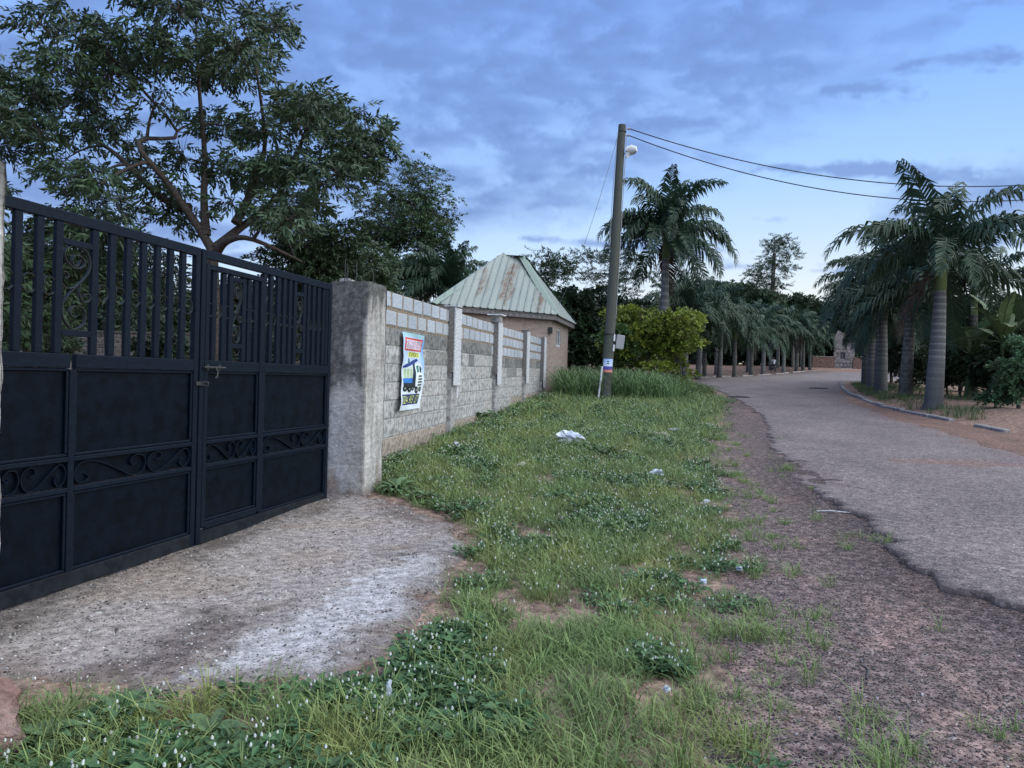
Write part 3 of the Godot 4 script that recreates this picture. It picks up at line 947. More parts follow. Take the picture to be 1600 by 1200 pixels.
func pillars() -> void:
	var bs := gate_basis()
	# far pillar: near road-side corner at (-1.83, 9.64); it runs back towards the compound by half a metre
	var t := bs.x
	var n := bs.z
	var corner := Vector3(-1.805, -0.25, -9.5)
	var pr := part("gate_pillar", pillar_mesh(0.62, 3.0, 0.50, 0.0, 1.62, true), M.pillar, null, Transform3D(bs, corner + t * 0.31 - n * 0.25))
	tag(pr, "mould-blackened concrete gate pillar at the start of the block wall", "pillar", "concrete gate pillars")
	var rods := MB.new()
	for q in [[-0.2, -0.12, 0.34], [-0.05, -0.16, 0.30], [0.18, 0.1, 0.22], [0.2, -0.15, 0.36]]:
		rods.tube([Vector3(q[0], 2.9, q[1]), Vector3(q[0] + 0.01, 2.95 + q[2], q[1])], [0.007, 0.006], 5)
	part("starter_bars", rods.mesh(), M.latch_iron, pr)
	# near pillar: its far road-side corner at (-2.86, 4.3)
	var pl := part("gate_pillar", pillar_mesh(0.62, 2.98, 0.50, 20.0, 1.75, true), M.pillar, null, Transform3D(bs, Vector3(-2.842, -0.25, -4.30) - t * 0.31 - n * 0.25))
	tag(pl, "concrete gate pillar at the left edge, dark on top and white below", "pillar", "concrete gate pillars")


# ------------------------------------------------------------------ block wall
func wall_basis() -> Basis:
	var t := Vector3(0.1742, 0, -0.9847).normalized()
	return Basis(t, Vector3.UP, t.cross(Vector3.UP))


func block_mesh(seed_: int, w: float, h: float) -> ArrayMesh:
	var rr := RandomNumberGenerator.new()
	rr.seed = seed_
	var b := MB.new()
	# front face with worn arris; the back is buried in the wall
	var e := 0.012
	var j := func(k: float) -> float: return rr.randf_range(-k, k)
	var o := []
	var f := []
	for q in [[-1, -1], [-1, 1], [1, 1], [1, -1]]:
		var x: float = q[0] * w / 2 + j.call(0.006)
		var y: float = q[1] * h / 2 + j.call(0.006)
		o.append(Vector3(x, y, -0.04))
		f.append(Vector3(x - q[0] * e, y - q[1] * e, j.call(0.002)))
	b.quad(f[0], f[1], f[2], f[3])
	for k in 4:
		var k2 := (k + 1) % 4
		var m0: Vector3 = Vector3(o[k].x, o[k].y, -e)
		var m1: Vector3 = Vector3(o[k2].x, o[k2].y, -e)
		var out: Vector3 = (o[k] + o[k2]) * Vector3(1, 1, 0)
		b.quad_out(f[k], f[k2], m1, m0, out + Vector3(0, 0, 0.3))
		b.quad_out(m0, m1, o[k2], o[k], out)
	return b.mesh()


func wall() -> void:
	var bs := wall_basis()
	var root := thing("block_wall", "long grey concrete-block boundary wall with two pale courses on top", "wall", Vector3(-2.01, 0, -12.9), bs)
	var len_ := 18.95
	var s0 := -1.9
	var slope := 0.0122
	# backing: mortar core, set back behind the faces of the blocks
	for q in [[-0.20, 2.98, -0.014, M.mortar_grey, "core"]]:
		var b := MB.new()
		var y0: float = q[0]
		b.quad_out(Vector3(s0, y0, q[2]), Vector3(len_, y0, q[2]), Vector3(len_, 2.38 + slope * len_, q[2]), Vector3(s0, 2.38 + slope * s0, q[2]), Vector3.BACK)
		b.quad_out(Vector3(s0, y0, -0.18), Vector3(len_, y0, -0.18), Vector3(len_, 2.98 + slope * len_, -0.18), Vector3(s0, 2.98 + slope * s0, -0.18), Vector3.FORWARD)
		b.quad_out(Vector3(len_, y0, -0.18), Vector3(len_, y0, q[2]), Vector3(len_, 2.98 + slope * len_, q[2]), Vector3(len_, 2.98 + slope * len_, -0.18), Vector3.RIGHT)
		b.quad_out(Vector3(s0, y0, -0.18), Vector3(s0, y0, q[2]), Vector3(s0, 2.98 + slope * s0, q[2]), Vector3(s0, 2.98 + slope * s0, -0.18), Vector3.LEFT)
		part("wall_core", b.mesh(), q[3], root)
		var b2 := MB.new()
		var cut := func(s: float) -> float: return (2.375 if s < 8.5 else 2.07) + slope * s
		for sec in [[s0, 8.4], [8.4, len_]]:
			var ya: float = 2.375 if sec[1] < 9.0 else 2.06
			b2.quad_out(Vector3(sec[0], ya + slope * sec[0], -0.010), Vector3(sec[1], ya + slope * sec[1], -0.010), Vector3(sec[1], 2.972 + slope * sec[1], -0.016), Vector3(sec[0], 2.972 + slope * sec[0], -0.016), Vector3.BACK)
		b2.quad_out(Vector3(s0, 2.985 + slope * s0, -0.18), Vector3(len_, 2.985 + slope * len_, -0.18), Vector3(len_, 2.97 + slope * len_, -0.012), Vector3(s0, 2.97 + slope * s0, -0.012), Vector3.UP)
		part("mortar_bed", b2.mesh(), M.mortar, root)
	bar(root, "pier", M.concrete, Vector3(-2.25, 1.15, 0.2), Vector3(0.76, 2.8, 0.26), 0.01)
	var light := []
	var dark := []
	for k in 4:
		light.append(block_mesh(100 + k, 0.495, 0.245))
		dark.append(block_mesh(200 + k, 0.582, 0.290))
	var spots := []
	for row in 11:
		var y := 2.99 - 0.155 - row * 0.305
		var s := s0 + 0.3 * (row % 2)
		while s < len_ - 0.1:
			var sc := s + 0.29
			var gy := rise(12.9 + sc * 0.985) - 0.35
			if y + slope * sc > gy - 0.1 and sc + 0.29 < len_:
				spots.append([sc, y + slope * sc, row])
			s += 0.595
	spots.sort_custom(func(p, q): return p[0] < q[0])
	var rest := MB.new()
	var kept := 0
	for p in spots:
		var sc: float = p[0]
		var row: int = p[2]
		var n_light := 2 if sc < 8.5 else 3
		var mt: Material
		var ms: ArrayMesh
		var z := R.randf_range(-0.004, 0.003)
		if row < n_light:
			mt = M["new_block_%d" % (R.randi() % 4)]
			ms = light[R.randi() % 4]
			z += 0.002
		else:
			var f := N1.get_noise_2d(sc * 1.2, row * 1.0) * 1.2 + R.randf_range(-0.35, 0.35)
			var depth := row - n_light + f
			mt = M["mould_block_%d" % (R.randi() % 4)] if depth < 0.9 else M["grey_block_%d" % (R.randi() % 4)]
			if p[1] < rise(12.9 + sc) + 0.22:
				mt = M.base_block
			ms = dark[R.randi() % 4]
			z -= 0.004
		var xf := Transform3D(Basis(Vector3.BACK, slope + R.randf_range(-0.006, 0.006)).scaled(Vector3(R.randf_range(0.985, 1.01), R.randf_range(0.98, 1.01), 1.0)), Vector3(sc, p[1], z))
		if kept < 300:
			part("block", ms, mt, root, xf)
			kept += 1
		else:
			var key := "far_blocks_%s" % mt.resource_name
			if not boxes.has(key):
				boxes[key] = SurfaceTool.new()
				boxes[key].begin(Mesh.PRIMITIVE_TRIANGLES)
			boxes[key].append_from(ms, 0, xf)
	for key in boxes.keys():
		if key.begins_with("far_blocks_"):
			var o := part("blocks", boxes[key].commit(), M[key.substr(11)], root)
			tag(o, "", "", "", "stuff")
	# concrete posts with the shuttering boards still nailed on
	var num := 0
	for s in [3.78, 8.62, 13.7, 18.1]:
		var ground_y := rise(12.9 + s * 0.985)
		var top: float = 3.04 + slope * s
		var lab: String = ["first concrete wall post after the banner, two pale boards on it", "second concrete wall post, with a flat cap board on top", "third concrete wall post, with a narrow grey board", "fourth concrete wall post, the last before the gatehouse"][num]
		var post := thing("wall_post", lab, "post", Vector3(-2.01, 0, -12.9) + bs.x * s, bs, "posts of the block wall")
		var hgt := top - ground_y + 0.3
		bar(post, "column", M.concrete, Vector3(0, top - hgt / 2 - 0.03, 0.01), Vector3(0.34, snappedf(hgt, 0.01), 0.16), 0.01)
		var low: float = [1.32, 1.42, 1.45, 1.25][num] + (0.1 if num == 0 else 0.0)
		bar(post, "side_board", M.plank_dark, Vector3(-0.19, (top + low + 0.25) / 2, 0.06), Vector3(0.032, snappedf(top - low - 0.28, 0.01), 0.13), 0.003)
		bar(post, "face_board", M.plank, Vector3(0.06, (top + low) / 2 - 0.02, 0.142), Vector3(0.54, snappedf(top - low, 0.01), 0.03), 0.003)
		if num == 0:
			bar(post, "face_board", M.plank, Vector3(0.24, low - 0.13, 0.112), Vector3(0.16, 0.34, 0.025), 0.003)
			bar(post, "cap_board", M.plank, Vector3(-0.02, top + 0.012, 0.05), Vector3(0.40, 0.026, 0.30), 0.003, Basis(Vector3.BACK, 0.04))
		if num == 1:
			bar(post, "cap_board", M.plank, Vector3(-0.05, top + 0.17, 0.04), Vector3(0.7, 0.035, 0.40), 0.004, Basis(Vector3.BACK, 0.03))
			bar(post, "block_cap", M.concrete, Vector3(-0.05, top + 0.06, 0.04), Vector3(0.36, 0.18, 0.26), 0.008)
		if num == 2:
			bar(post, "cap_board", M.plank_dark, Vector3(-0.02, top + 0.015, 0.05), Vector3(0.34, 0.03, 0.28), 0.003)
		num += 1


func banner() -> void:
	var bs := wall_basis()
	var root := thing("banner", "tall printed vinyl banner with a truck, hung on the block wall", "banner", Vector3(-2.01, 0, -12.9) + bs.x * 1.03 + Vector3.UP * 1.66, bs)
	# local: x along the wall, y up; the foot is turned out to the left
	var im := Image.create(192, 384, false, Image.FORMAT_RGB8)
	for y in 384:
		for x in 192:
			var f := x / 191.0
			var g := y / 383.0
			var c := Color(0.72, 0.82, 0.95).lerp(Color(0.88, 0.92, 0.98), smoothstep(0.15, 0.6, g))
			c = c.lerp(Color(0.35, 0.62, 0.90), 0.8 * smoothstep(0.78, 1.0, f) * smoothstep(0.75, 0.1, g))
			if g < 0.045: c = Color(0.62, 0.78, 0.84)
			im.set_pixel(x, y, c)
	var blk := func(x0: float, y0: float, x1: float, y1: float, c: Color) -> void:
		im.fill_rect(Rect2i(int(x0 * 192), int(y0 * 384), int((x1 - x0) * 192), int((y1 - y0) * 384)), c)
	var fill := func(poly: Array, c: Color) -> void:
		var pv := PackedVector2Array()
		for q in poly: pv.append(Vector2(q[0], q[1]))
		for y in range(384):
			for x in range(192):
				if Geometry2D.is_point_in_polygon(Vector2(x / 192.0, y / 384.0), pv):
					im.set_pixel(x, y, c)
	blk.call(0.07, 0.065, 0.90, 0.235, Color(0.80, 0.26, 0.22))
	blk.call(0.115, 0.085, 0.86, 0.215, Color(0.90, 0.76, 0.80))
	blk.call(0.27, 0.245, 0.76, 0.315, Color(0.86, 0.90, 0.48))
	# the lorry: crane boom, load bed, cab, wheels
	fill.call([[0.04, 0.435], [0.30, 0.385], [0.66, 0.325], [0.72, 0.35], [0.60, 0.385], [0.32, 0.43], [0.06, 0.475]], Color(0.16, 0.24, 0.55))
	fill.call([[0.24, 0.40], [0.27, 0.33], [0.33, 0.33], [0.37, 0.40]], Color(0.30, 0.40, 0.52))
	fill.call([[0.06, 0.46], [0.50, 0.43], [0.50, 0.62], [0.09, 0.62]], Color(0.80, 0.86, 0.84))
	for x in [0.14, 0.25, 0.37]:
		fill.call([[x, 0.47], [x + 0.07, 0.465], [x + 0.07, 0.60], [x, 0.60]], Color(0.66, 0.75, 0.58))
	fill.call([[0.05, 0.59], [0.52, 0.585], [0.52, 0.655], [0.07, 0.655]], Color(0.16, 0.46, 0.78))
	fill.call([[0.07, 0.65], [0.60, 0.65], [0.60, 0.72], [0.10, 0.72]], Color(0.10, 0.14, 0.16))
	fill.call([[0.50, 0.40], [0.61, 0.385], [0.60, 0.66], [0.48, 0.66]], Color(0.08, 0.17, 0.24))
	fill.call([[0.60, 0.405], [0.84, 0.385], [0.91, 0.44], [0.91, 0.70], [0.62, 0.73]], Color(0.90, 0.95, 0.97))
	fill.call([[0.65, 0.42], [0.75, 0.41], [0.75, 0.50], [0.65, 0.515]], Color(0.22, 0.46, 0.42))
	fill.call([[0.79, 0.41], [0.90, 0.45], [0.89, 0.51], [0.79, 0.505]], Color(0.14, 0.24, 0.30))
	for y in [0.55, 0.59, 0.63, 0.67]:
		fill.call([[0.70, y], [0.90, y - 0.006], [0.90, y + 0.016], [0.70, y + 0.02]], Color(0.16, 0.20, 0.23))
	for q in [[0.15, 0.72, 0.085], [0.31, 0.73, 0.085], [0.46, 0.72, 0.07], [0.65, 0.745, 0.10], [0.85, 0.735, 0.07]]:
		var ring := []
		for k in 14: ring.append([q[0] + cos(TAU * k / 14) * q[2], q[1] + sin(TAU * k / 14) * q[2] * 0.5])
		fill.call(ring, Color(0.05, 0.08, 0.09))
		ring = []
		for k in 10: ring.append([q[0] + cos(TAU * k / 10) * q[2] * 0.4, q[1] + sin(TAU * k / 10) * q[2] * 0.2])
		fill.call(ring, Color(0.5, 0.55, 0.56))
	blk.call(0.06, 0.80, 0.88, 0.935, Color(0.10, 0.16, 0.40))
	# the printed words, from a small dot font
	var glyphs := {"B": [30, 17, 17, 30, 17, 17, 30], "O": [14, 17, 17, 17, 17, 17, 14], "N": [17, 25, 29, 23, 19, 17, 17], "D": [30, 17, 17, 17, 17, 17, 30], "I": [14, 4, 4, 4, 4, 4, 14], "S": [15, 16, 16, 14, 1, 1, 30], "K": [17, 18, 20, 24, 20, 18, 17], "Y": [17, 17, 10, 4, 4, 4, 4], "E": [31, 16, 16, 30, 16, 16, 31], "X": [17, 10, 4, 4, 4, 10, 17], "P": [30, 17, 17, 30, 16, 16, 16], "R": [30, 17, 17, 30, 20, 18, 17], "T": [31, 4, 4, 4, 4, 4, 4],
		"0": [14, 17, 17, 17, 17, 17, 14], "2": [14, 17, 1, 6, 8, 16, 31], "4": [2, 6, 10, 18, 31, 2, 2], "9": [14, 17, 17, 15, 1, 2, 12], "8": [14, 17, 17, 14, 17, 17, 14], "3": [30, 1, 1, 14, 1, 1, 30], "7": [31, 1, 2, 4, 4, 8, 8]}
	for q in [["BONDISKY", 0.125, 0.09, 0.85, 0.21, Color(0.95, 0.95, 0.98), Color(0.45, 0.25, 0.50)], ["EXPERT", 0.31, 0.254, 0.72, 0.306, Color(0.05, 0.06, 0.05), Color(0.86, 0.90, 0.48)], ["0244 983 837", 0.08, 0.82, 0.86, 0.918, Color(0.88, 0.92, 0.38), Color(0.10, 0.16, 0.40)]]:
		var word: String = q[0]
		var cw: float = (q[3] - q[1]) * 192.0 / word.length()
		var ch: float = (q[4] - q[2]) * 384.0
		for pass_ in 2:
			for i in word.length():
				if not glyphs.has(word[i]): continue
				for y in int(ch):
					for x in int(cw):
						var gx := int((x + 0.5) / cw * 6.0)
						var gy := int((y + 0.5) / ch * 7.0)
						if gx < 5 and (int(glyphs[word[i]][gy]) >> (4 - gx)) & 1:
							var at := Vector2i(int(q[1] * 192.0 + i * cw) + x, int(q[2] * 384.0) + y)
							if pass_ == 0:
								im.fill_rect(Rect2i(at.x - 1, at.y - 1, 4, 4), q[6])
							else:
								im.set_pixelv(at, q[5])
	var m := mat("banner_print", Color.WHITE, 0.45, 0.5)
	m.albedo_texture = ImageTexture.create_from_image(im)
	var b := MB.new()
	var nu := 10
	var nv := 26
	var pos := func(i: int, j: int) -> Vector3:
		var f := float(i) / nu
		var g := float(j) / nv
		var foot := smoothstep(0.80, 0.92, g)
		var x := (f - 0.5) * 1.36 - 0.13 * foot - 0.05 * smoothstep(0.1, 0.9, g)
		var z := 0.036 + 0.03 * sin(PI * g) * (1.0 - f) + 0.016 * sin(g * 9.0 + f * 3.0) + 0.008 * sin(g * 23.0 - f * 7.0) + 0.006 * sin(f * 17.0 + g * 4.0) + 0.05 * foot * (1.0 - f)
		return Vector3(x, 0.68 - g * 1.36, z)
	for j in nv:
		for i in nu:
			var q := [pos.call(i, j), pos.call(i + 1, j), pos.call(i + 1, j + 1), pos.call(i, j + 1)]
			var uv := [Vector2(float(i) / nu, float(j) / nv), Vector2(float(i + 1) / nu, float(j) / nv), Vector2(float(i + 1) / nu, float(j + 1) / nv), Vector2(float(i) / nu, float(j + 1) / nv)]
			b.tri(q[0], q[1], q[2]); b.u.append_array([uv[0], uv[1], uv[2]])
			b.tri(q[0], q[2], q[3]); b.u.append_array([uv[0], uv[2], uv[3]])
	part("sheet", b.mesh(), m, root)


# ------------------------------------------------------------------ gatehouse
func gatehouse() -> void:
	var C := Vector2(-0.14, 33.0)
	var E := [Vector2(-2.95, 27.6), Vector2(1.73, 31.0), Vector2(2.88, 36.0), Vector2(2.67, 38.4), Vector2(-2.01, 35.0), Vector2(-3.16, 30.0)]
	var eave := 4.2
	var r1 := Vector3(-0.62, 6.79, -33.0)
	var r2 := Vector3(0.34, 6.76, -33.0)
	var base := Vector3(C.x, rise(33.0), -C.y)
	var root := thing("gatehouse", "small plastered gatehouse with a rusty pale green hipped sheet roof", "building", base)
	var off := -base
	var W := []
	for e in E: W.append(e.lerp(C, 0.115))
	var at := func(p: Vector2, y: float) -> Vector3: return Vector3(p.x, y, -p.y) + off
	# walls, one mesh with a reveal for the window in the right-hand wall
	var wb := MB.new()
	for i in 6:
		var a: Vector2 = W[i]
		var b: Vector2 = W[(i + 1) % 6]
		var dir := (b - a).normalized()
		var out2 := Vector2(dir.y, -dir.x)
		if out2.dot(a - C) < 0.0: out2 = -out2
		var out := Vector3(out2.x, 0, -out2.y)
		var y0 := rise(33.0) - 0.7
		if i == 1:
			var l := (b - a).length()
			var w0 := a + dir * (l * 0.30)
			var w1 := a + dir * (l * 0.56)
			for q in [[a, w0, y0, 4.15], [w1, b, y0, 4.15], [w0, w1, y0, 2.98], [w0, w1, 3.74, 4.15]]:
				wb.quad_out(at.call(q[0], q[2]), at.call(q[1], q[2]), at.call(q[1], q[3]), at.call(q[0], q[3]), out)
			var inn := -out * 0.16
			for q in [[w0, w1, 2.98, 2.98, Vector3.UP], [w0, w1, 3.74, 3.74, Vector3.DOWN]]:
				wb.quad_out(at.call(q[0], q[2]), at.call(q[1], q[2]), at.call(q[1], q[2]) + inn, at.call(q[0], q[2]) + inn, q[4])
			for q in [w0, w1]:
				wb.quad_out(at.call(q, 2.98), at.call(q, 3.74), at.call(q, 3.74) + inn, at.call(q, 2.98) + inn, Vector3(dir.x, 0, -dir.y) * (1.0 if q == w0 else -1.0))
			var mid := w0.lerp(w1, 0.5)
			var fb := Basis(Vector3(dir.x, 0, -dir.y), Vector3.UP, out)
			var win := part("window", MB_frame((w1 - w0).length(), 0.76), M.plank, root, Transform3D(fb, at.call(mid, 3.36) - out * 0.06))
			bar(win, "pane", M.dark_glass, Vector3(-(w1 - w0).length() * 0.25, 0, -0.03), Vector3((w1 - w0).length() * 0.44, 0.66, 0.008), 0.0)
			bar(win, "pane", M.dark_glass, Vector3((w1 - w0).length() * 0.25, 0, -0.03), Vector3((w1 - w0).length() * 0.44, 0.66, 0.008), 0.0)
		else:
			wb.quad_out(at.call(a, y0), at.call(b, y0), at.call(b, 4.15), at.call(a, 4.15), out)
	part("wall", wb.mesh(), M.render_wall, root)
	# fascia boards under the eaves
	for i in 6:
		var a: Vector2 = E[i].lerp(C, 0.02)
		var b: Vector2 = E[(i + 1) % 6].lerp(C, 0.02)
		var dir := (b - a).normalized()
		var out2 := Vector2(dir.y, -dir.x)
		if out2.dot(a - C) < 0.0: out2 = -out2
		var fb := Basis(Vector3(dir.x, 0, -dir.y), Vector3.UP, Vector3(dir.x, 0, -dir.y).cross(Vector3.UP))
		bar(root, "fascia_board", M.fascia, at.call(a.lerp(b, 0.5), eave - 0.125), Vector3(snappedf((b - a).length() - 0.04, 0.01), 0.23, 0.035), 0.004, fb)
		var sf := MB.new()
		sf.quad_out(at.call(a, eave - 0.24), at.call(b, eave - 0.24), at.call(W[(i + 1) % 6].lerp(C, 0.05), eave - 0.22), at.call(W[i].lerp(C, 0.05), eave - 0.22), Vector3.DOWN)
		part("soffit", sf.mesh(), M.plank_dark, root)
	# ribbed roof sheets, three ribs to a sheet, cut to the hips
	for i in 6:
		var a3: Vector3 = at.call(E[i], eave)
		var b3: Vector3 = at.call(E[(i + 1) % 6], eave)
		var t1: Vector3 = (r1 if i in [0, 5, 4] else r2) + off
		var t2: Vector3 = (r2 if i in [0, 1, 2] else r1) + off
		if i == 3:
			t1 = r2 + off
			t2 = r1 + off
		var ax := (b3 - a3).normalized()
		var mid := (t1 + t2) / 2.0
		# the sheets of the front run parallel to its middle line
		var up := (mid - a3) - ax * (mid - a3).dot(ax) if i != 0 else mid - (a3 + b3) / 2.0
		up = up.normalized()
		var nn := ax.cross(up).normalized()
		if nn.y < 0.0: nn = -nn
		var wd := (b3 - a3).length()
		var skew := ax.dot(up)
		var fit := func(p: Vector3) -> Vector2:
			var m := p - a3
			var hh := (m.dot(up) - skew * m.dot(ax)) / (1.0 - skew * skew)
			return Vector2(m.dot(ax) - skew * hh, hh)
		var A1: float = fit.call(t1).x
		var B1: float = fit.call(t1).y
		var A2: float = fit.call(t2).x
		var B2: float = fit.call(t2).y
		if absf(A1 - A2) < 0.05:
			A1 = mid_of(A1, A2); A2 = A1 + 0.01
		var top := func(q: float) -> float:
			if q < A1: return B1 * q / maxf(A1, 0.01)
			if q > A2: return B2 * (wd - q) / maxf(wd - A2, 0.01)
			return lerpf(B1, B2, (q - A1) / maxf(A2 - A1, 0.001))
		var rust := func(q: float, h: float) -> Color:
			var c := Color(0.92, 0.92, 0.92).lerp(Color(0.78, 0.82, 0.85), 0.5 + N1.get_noise_2d(q * 2.0 + i * 9.0, h * 0.6))
			if i == 0:
				for z in [[2.95, 0.82, 0.14, 0.14, 1.0], [3.22, 0.80, 0.06, 0.10, 0.85], [4.85, 0.34, 0.0, 0.17, 0.95], [1.80, 0.66, 0.16, 0.11, 0.7], [2.05, 0.5, 0.2, 0.05, 0.4], [4.5, 0.5, 0.1, 0.05, 0.35]]:
					var k: float = exp(-pow((q + 0.06 * sin(h * 3.0) - z[0] + N2.get_noise_2d(q * 3.0, h * 2.0) * 0.16) / z[3], 2.0)) * smoothstep(z[2] * B1 - 0.2, z[2] * B1 + 0.35, h) * smoothstep(z[1] * B1 + 0.12, z[1] * B1 - 0.12, h) * z[4] * 1.25
					k *= clampf(0.75 + N2.get_noise_2d(q * 16.0, h * 5.0), 0.1, 1.0)
					c = c.lerp(Color(0.36, 0.155, 0.085), minf(k, 0.95))
			return c * (1.0 + 0.10 * N2.get_noise_2d(q * 30.0, h * 1.0))
		var face := func(q: float, h: float, lift: float) -> Vector3: return a3 + ax * q + up * (h - 0.06) + nn * (lift + 0.02)
		var pitch := 0.338
		var n_rib := int(ceil(wd / pitch))
		var sheets := int(ceil(n_rib / 3.0))
		for sh in sheets:
			var b := MB.new()
			for k in 3:
				var q0 := (sh * 3 + k) * pitch
				for seg in [[0.0, 0.035, 0.0, 0.035], [0.035, 0.06, 0.035, 0.035], [0.06, 0.095, 0.035, 0.0], [0.095, 0.18, 0.0, 0.0], [0.18, 0.26, 0.0, 0.0], [0.26, 0.338, 0.0, 0.0]]:
					var u0: float = q0 + seg[0]
					var u1: float = minf(q0 + seg[1], wd)
					if u0 >= wd: continue
					var h0: float = maxf(top.call(u0), 0.0)
					var h1: float = maxf(top.call(u1), 0.0)
					var n := maxi(1, int(maxf(h0, h1) / 0.16)) if i == 0 else 4
					var sk := 0.004 * sh
					for j in n:
						var f0 := float(j) / n
						var f1 := float(j + 1) / n
						var p := [face.call(u0, h0 * f0, seg[2] + sk * 0.2), face.call(u1, h1 * f0, seg[3] + sk * 0.2), face.call(u1, h1 * f1, seg[3] + sk * 0.2), face.call(u0, h0 * f1, seg[2] + sk * 0.2)]
						var cc := [rust.call(u0, h0 * f0), rust.call(u1, h1 * f0), rust.call(u1, h1 * f1), rust.call(u0, h0 * f1)]
						b.tri_c(p[0], p[1], p[2], cc[0], cc[1], cc[2], nn)
						b.tri_c(p[0], p[2], p[3], cc[0], cc[2], cc[3], nn)
			part("roof_sheet", b.mesh(), M.roof_metal, root)
	# folded ridge and hip caps
	var caps := [[r1, r2]]
	for i in 6:
		caps.append([r2 if i in [1, 2, 3] else r1, Vector3(E[i].x, eave - 0.03, -E[i].y)])
	for q in caps:
		var p0: Vector3 = q[0] + off
		var p1: Vector3 = q[1] + off
		var dir := (p1 - p0).normalized()
		var side := dir.cross(Vector3.UP).normalized() if absf(dir.y) < 0.95 else Vector3.RIGHT
		var up := side.cross(dir).normalized()
		if up.y < 0.0: up = -up
		var b := MB.new()
		var dp := 0.045 if q == caps[0] else 0.10
		for s in [-1.0, 1.0]:
			var o0 := p0 + up * 0.075
			var o1 := p1 + up * 0.075
			var f0 = p0 + up * (0.075 - dp) + side * (s * 0.21)
			var f1 = p1 + up * (0.075 - dp) + side * (s * 0.21)
			b.quad_out(o0, o1, f1, f0, up + side * s * 0.4)
		part("ridge_cap", b.mesh(), M.ridge_metal, root)
	# junction box and thin cable on the corner
	bar(root, "meter_box", M.latch_iron, at.call(W[1], 3.55) + Vector3(-0.02, 0, 0.09), Vector3(0.16, 0.26, 0.12), 0.01)
	var pipe := MB.new()
	pipe.tube([at.call(Vector2(1.19, 30.75), rise(31.0) - 0.2), at.call(Vector2(1.25, 30.8), 3.2)], [0.03, 0.03], 7)
	part("drain_pipe", pipe.mesh(), M.white_plastic, root)


func mid_of(a: float, b: float) -> float:
	return (a + b) / 2.0


func MB_frame(w: float, h: float) -> ArrayMesh:
	var b := MB.new()
	for s in [-1.0, 1.0]:
		b.box(Vector3(s * (w / 2 - 0.035), 0, 0), Basis.IDENTITY, Vector3(0.07, h, 0.06), 0.004)
		b.box(Vector3(0, s * (h / 2 - 0.035), 0), Basis.IDENTITY, Vector3(w - 0.144, 0.07, 0.06), 0.004)
	b.box(Vector3.ZERO, Basis.IDENTITY, Vector3(0.06, h - 0.144, 0.055), 0.004)
	return b.mesh()


